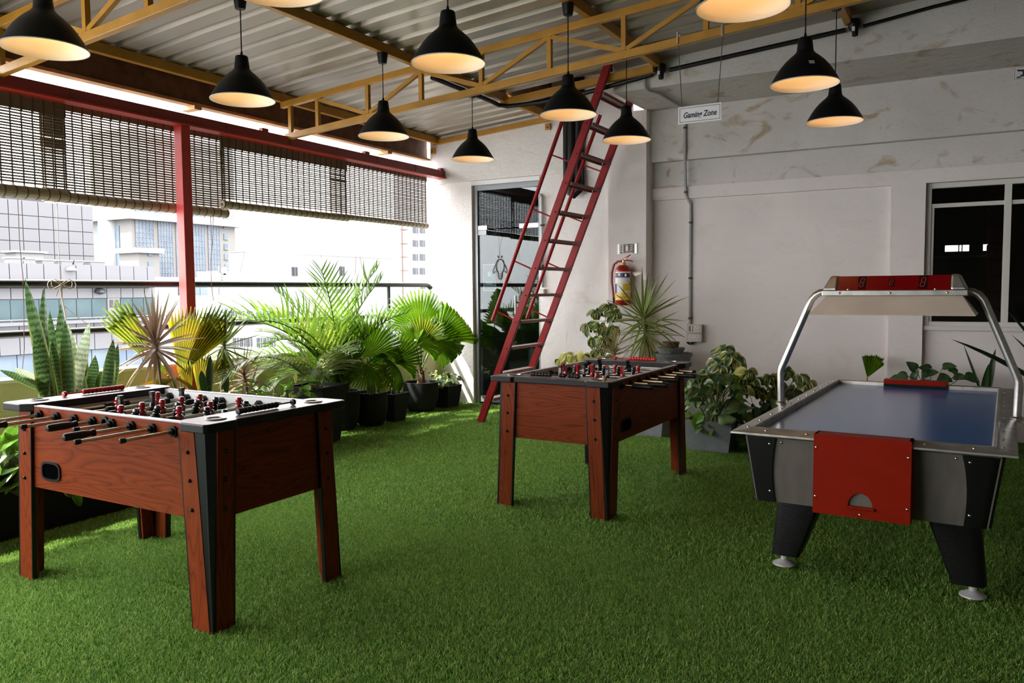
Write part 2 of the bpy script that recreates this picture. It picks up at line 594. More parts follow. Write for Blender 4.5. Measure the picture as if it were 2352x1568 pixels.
mat('street_grey', (0.09, 0.09, 0.09), 0.9)
# ================================================================== the setting
YD, YR, XL = 8.88, 8.96, -6.22          # door wall, recessed back wall, parapet face


def sbox(name, m, *b, label=None, parent=None, bevel=0.0):
    o = MB().box(*b).build(name, m, parent, bevel=bevel)
    if parent is None:
        struct(o, label)
    return o


sbox('floor', 'matte_black', -6.5, 3.5, -5.2, 9.3, -0.12, -0.006, label='terrace slab under the artificial turf')
# door wall with its opening
dw = sempty('wall_door', 'rough white plaster wall around the glass door')
m = MB()
m.box(-6.28, -5.655, YD, 9.12, 0, 2.92); m.box(-4.645, -3.4, YD, 9.12, 0, 2.92)
m.box(-5.655, -4.645, YD, 9.12, 2.87, 2.92)
m.build('wall_face', 'rough_plaster', dw)
m = MB(); m.box(-6.28, -3.4, YD - 0.035, 9.12, 2.92, 5.0); m.build('upper_wall', 'rough_plaster', dw)
# back wall with its window
wb = sempty('wall_back', 'white plaster wall behind the air hockey table')
MB().box(-3.26, -0.68, YR, 9.25, 0, 2.52).build('recessed_panel', 'white_plaster', wb)
MB().box(-0.68, -0.37, YR - 0.055, 9.25, 0, 2.52).build('window_pier', 'white_plaster', wb)
MB().box(-0.37, 3.4, YR + 0.03, 9.25, 0, 1.10).build('sill_wall', 'white_plaster', wb)
MB().box(-3.26, 3.4, YR - 0.055, 9.25, 2.52, 2.655).build('lintel_band', 'white_plaster', wb)
MB().box(-3.26, 3.4, YR - 0.0, 9.25, 2.655, 2.95).build('wall_strip', 'stained_plaster', wb)
MB().box(-3.26, 3.4, YR - 0.10, 9.25, 2.95, 3.53).build('upper_panel', 'stained_plaster', wb)
struct(MB().box(-3.665, -3.2, 8.73, 9.15, 0, 3.53).build('trim_1', 'white_plaster'), 'white plaster pilaster carrying the fire extinguisher')
struct(MB().box(-3.23, 3.4, 7.835, 9.3, 3.53, 5.0).build('trim_2', 'stained_plaster'), 'deep stained concrete beam above the back wall')
sbox('wall_right', 'rear_wall', 3.4, 3.6, -5.2, 9.3, 0, 5, label='side wall beyond the air hockey table')
wr = sempty('wall_rear', 'half open unseen rear wall, its gap sized for the light')
m = MB(); m.box(-6.5, 3.5, -5.3, -5.1, 0, .85)
for x in (-6.4,): m.box(x - .1, x + .1, -5.3, -5.1, .85, 3.4)
m.box(-3.4, 3.5, -5.3, -5.1, .85, 4.3)  # closed stretch of the unseen wall, shaped to hold back light on the right
m.build('wall_face', 'rear_wall', wr)
pw = sempty('wall_left', 'low olive painted parapet behind the planters')
MB().box(-6.40, XL, -5.2, 8.88, 0, 0.83).build('parapet', 'olive_plaster', pw)
MB().box(-6.42, XL + .015, -5.2, 8.88, 0.83, 0.855).build('coping', 'cap_white', pw)
# hatch over the ladder
ht = sempty('trim_3', 'dark roof hatch above the ladder')
m = MB(); m.box(-4.52, -4.46, 7.72, 8.9, 3.66, 5.0); m.box(-4.52, -3.2, 7.70, 7.74, 3.72, 5.0); m.box(-3.26, -3.2, 7.74, 8.9, 3.9, 5.0)
m.build('hatch_side', 'rusty_steel', ht)
MB().box(-4.6, -3.1, 7.6, 9.1, 5.0, 5.04).build('hatch_light_block', 'sheet_back', ht)  # unseen cover, added so the hatch opening stays dark


def rz(x): return 3.45 + 0.0745 * (x + 6.0)


# ------------------------------------------------------------------ corrugated roof, sheet by sheet
ceil = sempty('ceiling', 'corrugated grey metal roof on yellow purlins')
PITCH = 0.237


def roof_sheet(y1, ribs, x0, x1, dz):
    prof = []
    y = y1
    for i in range(ribs):
        prof += [(y, 0), (y - .148, 0), (y - .168, .038), (y - .216, .038)]
        y -= PITCH
        prof.append((y + 0.001, 0))
    prof.append((y - 0.03, 0))
    b = MB()
    n = len(prof)
    for x in (x0, x1):
        b.v += [(x, p[0], rz(x) + 0.092 + p[1] + dz) for p in prof]
    b.f = [(i, i + 1, n + i + 1, n + i) for i in range(n - 1)]
    o = b.build('roof_sheet', 'sheet_metal', ceil)
    return o


y = 7.72
k = 0
while y > -5.2:
    roof_sheet(y, 4, -6.55, 3.42, -0.003 * (k % 2))
    y -= 4 * PITCH; k += 1
roof_sheet(8.88, 5, -6.55, -4.47, -0.002)
MB().box(-3.30, 3.42, 7.69, 7.84, 0, .001).build('lap_strip', 'sheet_metal', ceil)
ls = bpy.data.objects['lap_strip']
for v in ls.data.vertices: v.co.z += rz(v.co.x) + .094

# ------------------------------------------------------------------ purlins
PUR = {'purlin_a': (-6.16, 'yellow steel purlin at the open eave edge'), 'purlin_b': (-4.47, 'yellow purlin carrying the row of lamps nearest the blinds'),
       'purlin_c': (-2.72, 'yellow purlin carrying the middle row of lamps'), 'purlin_d': (-0.97, 'yellow purlin carrying the lamps over the air hockey table')}
for kx, (x, lab) in PUR.items():
    y1 = 8.84 if x < -4 else 7.80
    b = MB().box(x - .03, x + .03, -5.1, y1, rz(x), rz(x) + .085)
    tag(b.build('purlin', 'yellow_steel', bevel=0.004), lab, 'beam', 'roof purlins')
b = MB(); b.box(0.78 - .03, .78 + .03, -5.1, 7.8, rz(.78), rz(.78) + .085)
tag(b.build('purlin', 'yellow_steel', bevel=0.004), 'yellow purlin farthest from the balcony above the right edge', 'beam', 'roof purlins')
tag(MB().bar((-6.2, 8.82, rz(-6.2) + .02), (-4.45, 8.82, rz(-4.45) + .02), .05, .06).build('wall_angle', 'yellow_steel'), 'yellow steel angle along the top of the door wall', 'beam')
tag(MB().bar((-4.50, 7.70, rz(-4.50) - .01), (-2.75, 7.70, rz(-2.75) - .01), .06, .075).build('wall_angle', 'yellow_steel'), 'yellow steel angle at the front edge of the ladder hatch', 'beam')
for (x, y_, z_, lab) in ((-4.50, 8.82, 3.50, 'small yellow bolted bracket beside the black pipes'), (-6.22, 8.82, 3.36, 'small yellow bracket at the corner above the blinds')):
    t = thing('wall_bracket', lab, 'bracket', (x, y_, z_))
    MB().box(-.035, .035, -.012, .012, -.05, .03).build('plate', 'yellow_steel', t, bevel=.003)
    MB().lathe([(.012, 0), (.012, .012), (0, .014)], 8, (0, -.024, -.02), 'y').build('bolt', 'rusty_steel', t)

# ------------------------------------------------------------------ trusses
VX = [-6.03, -5.66, -5.02, -4.39, -3.74, -3.07, -2.41, -1.75, -1.09, -.43, .23, .89, 1.55, 2.21, 2.87]


def truss(y, label):
    t = thing('roof_truss', label, 'truss', (0, y, 0), group='yellow roof trusses')
    zb = lambda x: 3.065 + 0.0745 * (x + 6.0) + .02
    zt = lambda x: rz(x) - .035
    MB().bar((-6.1, 0, zb(-6.1)), (3.38, 0, zb(3.38)), .05, .062).build('bottom_chord', 'yellow_steel', t, bevel=.004)
    MB().bar((-6.15, 0, zt(-6.15)), (3.38, 0, zt(3.38)), .05, .062).build('top_chord', 'yellow_steel', t, bevel=.004)
    for i, x in enumerate(VX):
        MB().bar((x, 0, zb(x) + .02), (x, 0, zt(x) - .02), .038, .038, (1, 0, 0)).build('web_post', 'yellow_steel', t)
    for i in range(1, len(VX) - 1):
        a, c = VX[i] + .02, VX[i + 1] - .02
        za, zc = (zt(a) - .04, zb(c) + .04) if i % 2 else (zb(a) + .04, zt(c) - .04)
        MB().bar((a, 0, za), (c, 0, zc), .032, .036).build('web_brace', 'yellow_steel', t)
    for x in (-6.16,):
        MB().box(x - .05, x + .05, -.05, .05, zb(x) - .06, zb(x) - .02).build('end_plate', 'yellow_steel', t)
    return t


truss(3.244, 'yellow steel truss above the nearer foosball table')
truss(6.057, 'yellow steel truss with the hanging gaming zone sign')

# eave fascia: rusty channel, lower flange painted lighter as if lit
t = thing('eave_beam', 'rusty brown steel channel along the open eave', 'beam', (-6.36, 0, 0))
MB().box(-.02, .02, -5.1, 8.86, 3.262, 3.508).build('web', 'rusty_steel', t)
MB().box(-.02, .075, -5.1, 8.86, 3.235, 3.262).build('flange', 'lit_flange_steel', t)
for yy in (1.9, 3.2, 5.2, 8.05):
    MB().box(-.1, .09, yy - .12, yy - .04, 3.20, 3.235).build('cleat', 'lit_flange_steel', t)
# red beam, post
t = thing('red_beam', 'long red steel beam above the bamboo blinds', 'beam', (-6.1, 0, 0))
MB().box(-.05, .05, -5.1, 8.86, 2.988, 3.08).build('web', 'beam_red', t, bevel=.004)
MB().box(-.06, .075, -5.1, 8.86, 2.975, 2.99).build('bottom_flange', 'post_red', t)  # brighter red than the web: its lit look is put into the colour
for yy in (3.75, 4.45, 5.25, 6.05, 6.75, 7.45, 8.2):
    MB().box(.0505, .053, yy, yy + .006, 2.99, 3.08).build('weld_joint', 'rusty_steel', t)
for yy in (5.75, 7.3, 8.82):
    MB().box(-.02, .03, yy - .04, yy + .04, 3.08, 3.115).build('lug', 'beam_red', t)
pa, pb_ = pxX(416, 300, -6.05).y, pxX(437, 300, -6.05).y
t = thing('red_post', 'red square steel post between the bamboo blinds', 'post', (-6.095, (pa + pb_) / 2, 0))
MB().box(-.055, .045, -(pb_ - pa) / 2, (pb_ - pa) / 2, 0.012, 2.975).build('shaft', 'post_red', t, bevel=.005)
MB().box(-.08, .08, -.08, .08, 0, .012).build('base_plate', 'post_red', t)
# railing
t = thing('balcony_railing', 'black round tube railing on the parapet', 'railing', (-6.3, 0, 0))
zr1, zr2 = 1.578, 1.19
MB().tube([(0, -5, zr1), (0, 8.70, zr1), (0, 8.78, zr1 - .01), (0.02, 8.82, zr1 - .05)], .031, 12).build('top_rail', 'rail_black', t, True)
MB().tube([(0, -5, zr2), (0, 8.86, zr2)], .029, 12).build('lower_rail', 'rail_black', t, True)
for px_ in (893,):
    yv = pxX(px_, 690, -6.3).y
    for q in (yv, yv - 5.9):
        MB().tube([(0, q, .85), (0, q, zr1)], .022, 8).build('upright', 'rail_black', t, True)

# ------------------------------------------------------------------ bamboo roll-up blinds
XB = -6.19


def blind(px0, px1, zroll, label, rollr, y0=None, y1=None, dx=0.0):
    xb = XB + dx
    y0 = pxX(px0, 440, xb).y if y0 is None else y0
    y1 = pxX(px1, 480, xb).y if y1 is None else y1
    L = y1 - y0
    t = thing('bamboo_blind', label, 'blind', (xb, y0, 0), group='bamboo roll-up blinds')
    ztop = 3.07 if dx < 0 else 3.0
    pitch = .0212
    n = int((ztop - zroll - rollr) / pitch)
    sl = MB().box(-.0025, .0025, 0, L, -.0064, .0064).mesh('slat', 'bamboo')
    for i in range(n):
        z = ztop - .006 - i * pitch
        inst('slat', sl, t, (random.uniform(-.002, .002), 0, z), (random.uniform(-.0012, .0012), random.uniform(-.25, .25), 0))
    for i in range(11):                      # double valance at the top, closely laid
        inst('valance_slat', sl, t, (.012, 0, ztop - .004 - i * .0115), (0, random.uniform(-.1, .1), 0))
    nc = max(3, int(round(L / .083)))
    cd = MB().box(-.0055, .0055, -.0038, .0038, zroll, ztop).mesh('cord', 'cord_brown')
    ring = MB().lathe([(rollr + .0015, -.004), (rollr + .003, 0), (rollr + .0015, .004)], 20, (0, 0, 0), 'y').mesh('cord_ring', 'cord_brown')
    vc = MB().box(-.002, .002, -.0042, .0042, ztop - .135, ztop + .002).mesh('cord', 'cord_brown')
    for i in range(nc + 1):
        yy = .012 + (L - .024) * i / nc
        inst('cord', cd, t, (.001, yy, 0))
        inst('valance_cord', vc, t, (.0155, yy, 0))
        inst('cord_ring', ring, t, (.006, yy, zroll))
    pr = []
    b = MB()
    prof = []
    nn = 22
    b.prism([((rollr * (1.0 if j % 2 else .965)) * math.cos(2 * math.pi * j / (2 * nn)) + .006, (rollr * (1.0 if j % 2 else .965)) * math.sin(2 * math.pi * j / (2 * nn)) + zroll) for j in range(2 * nn)], 'y', 0, L)
    b.build('roll', 'bamboo_roll', t)
    MB().lathe([(rollr * .3, -.004), (rollr * .3, .0)], 12, (.006, -.0005, zroll), 'y').build('roll_core', 'cord_brown', t)
    return t


blind(0, 158, 2.262, 'bamboo blind cut off by the left photo edge', .047, y0=2.30)
blind(97, 519, 2.262, 'long bamboo blind crossed by the red post', .044, dx=-.07)
blind(508, 797, 2.335, 'bamboo blind just right of the red post', .038)
blind(757, 979, 2.355, 'bamboo blind nearest the glass door wall', .033, dx=-.06)
# pull strings of the blinds
def string(pts, r, label, mt='twine', extra=None):
    t = thing('pull_string', label, 'string', tuple(pts[0]), group='blind pull strings')
    o0 = Vector(pts[0])
    MB().tube([Vector(p) - o0 for p in pts], r, 5).build('strand', mt, t, True)
    return t


XS = -6.26
P = lambda x, y: pxX(x, y, XS)
string([P(40, 440), P(45, 560), P(53, 640), P(56, 800), P(50, 860)], .003, 'thin dark string hanging beside the snake plant', 'wire_brown')
ts = string([P(130, 440), P(134, 560), P(137, 645)], .003, 'pale twine tied to the top rail above the snake plant')
o0 = Vector(P(130, 440))
for sgn in (-1, 1):
    for q in range(2):
        c = P(137, 651) - o0
        pts = [c + Vector((.03, sgn * (.085 + .03 * q) * math.sin(a) , .035 * math.sin(2 * a) - .012 * q)) for a in np.linspace(0, math.pi, 9)]
        MB().tube(pts, .003, 5).build('bow_loop', 'twine', ts, True)
MB().tube([P(137, 655) - o0, P(133, 668) - o0, P(129, 680) - o0], .004, 5).build('tail', 'twine', ts, True)
MB().tube([P(138, 655) - o0, P(143, 690) - o0, P(148, 710) - o0, P(152, 735) - o0], .006, 5).build('tail', 'twine', ts, True)
string([P(148, 702), P(170, 722), P(198, 742)], .003, 'loose twine sagging behind the snake plant leaves')
ts = string([P(482, 478), P(487, 560), P(484, 605), P(486, 655), P(490, 690)], .003, 'knotted dark string tied right of the red post', 'wire_brown')
string([P(490, 475), P(488, 560), P(484, 600)], .0025, 'second thin string right of the red post', 'wire_brown')
string([P(573, 480), P(566, 560), P(552, 625)], .002, 'thin slack string left of the areca palm', 'wire_brown')
string([P(732, 503), P(738, 592)], .002, 'short string hanging above the areca palm', 'wire_brown')
string([P(808, 508), P(819, 556), P(838, 640)], .002, 'slanting string crossing behind the fan palms', 'wire_brown')
string([P(821, 510), P(818, 570), P(815, 660)], .002, 'upright string crossing a slanting one behind the fan palms', 'wire_brown')

# ------------------------------------------------------------------ glass door
dr = sempty('door_1', 'glass door in a grey steel frame at the foot of the ladder')
fy0, fy1 = 8.93, 8.985
m = MB(); m.box(-5.655, -5.60, fy0, fy1, 0, 2.87); m.box(-4.695, -4.645, fy0, fy1, 0, 2.87); m.box(-5.6, -4.695, fy0, fy1, 2.80, 2.87)
m.build('frame', 'door_steel', dr, bevel=.004)
MB().box(-5.655, -4.645, YD - .012, YD + .004, 2.862, 2.915).build('lintel', 'patch_steel', dr)
MB().box(-5.6, -4.695, 8.955, 8.963, 2.30, 2.80).build('transom_pane', 'door_glass', dr)
lf = MB().box(-5.585, -4.71, 8.955, 8.963, 0.02, 2.285).build('door_leaf', 'door_glass', dr)
for (x0, x1, z0, z1, mt) in ((-5.60, -5.46, 2.285, 2.345, 'patch_steel'), (-5.60, -5.47, 2.22, 2.283, 'door_steel'), (-4.98, -4.70, 2.285, 2.345, 'patch_steel'), (-5.58, -4.70, 0.02, .10, 'door_steel')):
    MB().box(x0, x1, 8.94, 8.978, z0, z1).build('patch_fitting', mt, lf, bevel=.003)
for s in (-1, 1):
    h = MB().tube([(-5.02, 8.959 - s * .055, 0.99), (-5.02, 8.959 - s * .055, 1.43)], .014, 10).build('handle', 'steel_satin', lf, True)
for z in (1.08, 1.34):
    MB().tube([(-5.02, 8.90, z), (-5.02, 9.015, z)], .008, 8).build('handle_standoff', 'steel_satin', lf, True)
# light bulb emblem with two small arms, drawn on the leaf
ec = Vector((-5.275, 8.949, 1.74))
def ring_pts(cx, cz, rx, rz_, a0, a1, n=24):
    return [(cx + rx * math.cos(a), ec.y, cz + rz_ * math.sin(a)) for a in np.linspace(a0, a1, n)]
MB().tube(ring_pts(ec.x, ec.z + .07, .062, .09, R(-60), R(240), 28), .006, 5).build('emblem_bulb', 'gold_line', lf)
m = MB()
m.tube([(ec.x - .031, ec.y, ec.z - .008), (ec.x - .026, ec.y, ec.z - .07), (ec.x - .012, ec.y, ec.z - .1), (ec.x + .012, ec.y, ec.z - .1), (ec.x + .026, ec.y, ec.z - .07), (ec.x + .031, ec.y, ec.z - .008)], .006, 5)
m.build('emblem_socket', 'gold_line', lf)
m = MB()
for z in (-.03, -.052, -.072): m.box(ec.x - .02, ec.x + .02, ec.y - .003, ec.y + .003, ec.z + z - .005, ec.z + z + .005)
for s in (-1, 1):
    m.tube([(ec.x + s * .07, ec.y, ec.z + .09), (ec.x + s * .1, ec.y, ec.z + .03), (ec.x + s * .108, ec.y, ec.z - .01), (ec.x + s * .095, ec.y, ec.z - .022), (ec.x + s * .07, ec.y, ec.z + .01)], .0045, 5)
    m.tube([(ec.x + s * .022, ec.y, ec.z + .175), (ec.x + s * .03, ec.y, ec.z + .205)], .006, 5)
m.build('emblem_lines', 'ink', lf)
MB().box(-5.53, -5.36, 8.964, 8.9655, 1.50, 1.83).build('poster', 'poster_dark', lf)
m = MB(); m.box(-5.54, -5.35, 8.966, 8.967, 1.49, 1.84); m.build('poster_edge', 'poster_pale', lf)
MB().box(-5.47, -5.42, 8.9632, 8.964, 1.68, 1.74).build('poster_print', 'poster_pale', lf)
MB().box(-5.50, -5.39, 8.9632, 8.964, 1.60, 1.612).build('poster_print', 'poster_pale', lf)
MB().box(-5.49, -5.40, 8.9632, 8.964, 1.575, 1.587).build('poster_print', 'poster_pale', lf)

# dim room behind the door, with a side window added to light it
rm = sempty('wall_inner', 'dim room behind the glass door')
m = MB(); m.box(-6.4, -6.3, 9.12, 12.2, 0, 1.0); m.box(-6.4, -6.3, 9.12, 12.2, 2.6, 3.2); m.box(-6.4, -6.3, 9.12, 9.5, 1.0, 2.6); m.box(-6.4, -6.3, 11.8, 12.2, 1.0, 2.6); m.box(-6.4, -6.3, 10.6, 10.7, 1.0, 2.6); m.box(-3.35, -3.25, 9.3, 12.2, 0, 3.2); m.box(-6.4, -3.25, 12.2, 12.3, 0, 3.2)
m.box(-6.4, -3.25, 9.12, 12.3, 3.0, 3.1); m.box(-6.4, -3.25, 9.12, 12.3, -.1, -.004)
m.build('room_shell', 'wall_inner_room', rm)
MB().box(-6.36, -6.35, 9.5, 11.8, 1.0, 2.6).build('pane', 'dim_glass', rm)  # pane of the added window, tinted dark to cut its light
t = thing('low_cabinet', 'grey low cabinet behind the glass door', 'cabinet', (-5.3, 10.6, 0))
MB().box(-.8, 1.2, 0, .5, 0.0, .40).build('body', 'locker', t, bevel=.01)
for i in range(4):
    d = MB().box(-.78 + i * .5, -.30 + i * .5, -.015, 0, .03, .38).build('door', 'locker', t, bevel=.005)
    MB().box(-.56 + i * .5, -.52 + i * .5, -.022, -.015, .28, .33).build('handle', 'patch_steel', d)
bt = MB().lathe([(.0, 0), (.055, 0), (.058, .03), (.058, .15), (.05, .185), (.02, .21), (.02, .225)], 14).mesh('body', 'bottle_clear', True)
cp = MB().lathe([(.0, .225), (.045, .225), (.045, .27), (.03, .275), (0, .275)], 12).mesh('cap', 'bottle_blue', True)
spots = [(-5.75, 10.7), (-5.58, 10.85), (-5.42, 10.7), (-5.2, 10.8), (-5.02, 10.72), (-4.85, 10.85), (-4.7, 10.72), (-4.5, 10.8)]
for i, (x, y_) in enumerate(spots):
    t = thing('water_bottle', 'blue capped water bottle on the cabinet behind the glass door', 'bottle', (x, y_, .40), group='water bottles behind the door')
    inst('body', bt, t); inst('cap', cp, t)

# ------------------------------------------------------------------ window
wd = sempty('window_1', 'white framed sliding window in the back wall')
WX0, WX1, WZ0, WZ1, WY = -0.37, 2.6, 1.10, 2.52, 9.03
MB().box(WX1, 3.4, YR, 9.25, 1.10, 2.52).build('side_wall', 'white_plaster', wb)
m = MB(); f = .05
m.box(WX0, WX0 + f, WY - .05, WY + .03, WZ0, WZ1); m.box(WX1 - f, WX1, WY - .05, WY + .03, WZ0, WZ1)
m.box(WX0 + f, WX1 - f, WY - .05, WY + .03, WZ1 - f, WZ1); m.box(WX0 + f, WX1 - f, WY - .05, WY + .03, WZ0, WZ0 + .055)
m.build('frame', 'frame_white', wd, bevel=.003)
MB().box(WX0 - .0, WX1, YR - .02, WY - .05, WZ0 - .03, WZ0 + .012).build('sill', 'frame_white', wd, bevel=.003)
XM = [0.325, 1.07, 1.82]
zt_ = 2.30
for i, x in enumerate(XM):
    MB().box(x - .03, x + .03, WY - .055, WY + .03, WZ0 + .05, WZ1 - f).build('mullion', 'frame_white', wd, bevel=.003)
xs = [WX0 + f] + XM + [WX1 - f]
for a, b_ in zip(xs[:-1], xs[1:]):
    lo = MB().box(a, b_, WY - .035, WY + .015, zt_ - .02, zt_ + .02).build('transom_bar', 'frame_white', wd, bevel=.003)
    MB().box(a, b_, WY - .012, WY - .006, WZ0 + .05, zt_ - .02).build('pane', 'window_glass', wd)
    MB().box(a, b_, WY - .012, WY - .006, zt_ + .02, WZ1 - f).build('pane', 'window_glass', wd)
    MB().box(a, a + .025, WY - .03, WY + .01, WZ0 + .05, zt_ - .02).build('sash_stile', 'frame_white', wd, bevel=.002)
ri = sempty('wall_inner_2', 'dark room behind the window')
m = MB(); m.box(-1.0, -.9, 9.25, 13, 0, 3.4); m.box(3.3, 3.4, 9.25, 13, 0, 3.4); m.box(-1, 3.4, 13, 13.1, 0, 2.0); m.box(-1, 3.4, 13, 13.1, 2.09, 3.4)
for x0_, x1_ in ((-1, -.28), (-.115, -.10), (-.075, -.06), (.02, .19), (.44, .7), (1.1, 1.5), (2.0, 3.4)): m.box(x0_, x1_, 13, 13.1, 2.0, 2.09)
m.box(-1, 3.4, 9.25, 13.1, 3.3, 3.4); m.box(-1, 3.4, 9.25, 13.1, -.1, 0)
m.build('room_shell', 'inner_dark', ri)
t = thing('notice_board', 'dark green notice board behind the window', 'board', (-0.05, 11.8, 1.02))
MB().box(-.35, .35, 0, .03, 0, .85).build('panel', 'board_green', t)
m = MB(); m.box(-.38, -.35, -.01, .04, -.03, .88); m.box(.35, .38, -.01, .04, -.03, .88); m.box(-.35, .35, -.01, .04, .85, .88); m.box(-.35, .35, -.01, .04, -.03, 0)
m.box(-.33, -.29, -.0, .04, -1.35, -.03); m.box(.29, .33, 0, .04, -1.35, -.03)
m.build('frame', 'conduit_grey', t)
t = thing('brick_column', 'dark red brick column inside the window', 'column', (0.30, 10.5, 0))
MB().box(-.1, .1, -.1, .1, 0, 3.3).build('core', 'mortar', t)
bk = MB().box(-.112, .112, -.112, .112, 0.012, .165).mesh('brick', 'brick_red')
for i in range(18):
    inst('brick', bk, t, (0, 0, .18 * i), (0, 0, (i % 2) * math.pi / 2))
# ================================================================== foosball tables
HX, HY = .74, .40


def player_mesh(mname):
    b = MB()
    # head and hat brim
    b.lathe([(0, .062), (.012, .060), (.0165, .050), (.017, .042), (.014, .034), (.0185, .031), (.0185, .027), (.011, .024), (.010, .018)], 12)
    # torso around the rod
    b.lathe([(.010, .020), (.019, .014), (.021, .004), (.020, -.008), (.016, -.020), (.013, -.030)], 12)
    # legs tapering to the block foot
    b.hexa([(-.009, -.008, -.075), (.009, -.008, -.075), (.009, .008, -.075), (-.009, .008, -.075)],
           [(-.013, -.011, -.028), (.013, -.011, -.028), (.013, .011, -.028), (-.013, .011, -.028)])
    b.box(-.013, .013, -.011, .011, -.088, -.068)
    return b.mesh('player', mname, True, 35)


PM = {'r': player_mesh('men_red'), 'k': player_mesh('men_black')}
HANDLE = MB().lathe([(0, 0), (.013, .002), (.0165, .010), (.0175, .03), (.0175, .085), (.016, .105), (.0125, .120), (.0165, .135), (.0165, .142), (.011, .146), (.008, .147)], 14, (0, 0, 0), 'y').mesh('handle', 'plastic_black', True, 50)
ENDCAP = MB().lathe([(0, 0), (.008, .001), (.0115, .006), (.0115, .026), (.0085, .028)], 12, (0, 0, 0), 'y').mesh('end_cap', 'plastic_black', True)
BUMPER = MB().lathe([(.008, -.022), (.016, -.021), (.017, -.012), (.014, -.010), (.017, -.008), (.017, 0), (.014, .002), (.017, .004), (.017, .013), (.014, .015), (.016, .021), (.008, .022)], 12, (0, 0, 0), 'y').mesh('bumper', 'plastic_black', True)
BEARING = MB().prism([(.027 * math.cos(R(22.5 + 45 * i)), .027 * math.sin(R(22.5 + 45 * i))) for i in range(8)], 'y', -.012, 0)
BEARING.lathe([(.017, -.026), (.017, -.012)], 12, (0, 0, 0), 'y')
BEARING = BEARING.mesh('bearing', 'plastic_black')
BOLT = MB().lathe([(0, -.010), (.005, -.010), (.0085, -.006), (.0095, 0)], 10, (0, 0, 0), 'y').mesh('bolt', 'plastic_black', True)
RING = MB().lathe([(.038, .0), (.046, .0), (.047, .004), (.044, .006), (.040, .006), (.038, .002)], 24, closed=True).mesh('cup_ring', 'steel_satin', True)
CUP = MB().lathe([(0, .0012), (.039, .0012)], 24).mesh('cup_well', 'plastic_black')


def bead_mesh(mname):
    return MB().lathe([(.006, -.0115), (.012, -.011), (.0145, -.005), (.0145, .005), (.012, .011), (.006, .0115)], 12, (0, 0, 0), 'y').mesh('bead', mname, True, 50)


BEAD = {'r': bead_mesh('bead_red'), 'k': bead_mesh('plastic_black')}


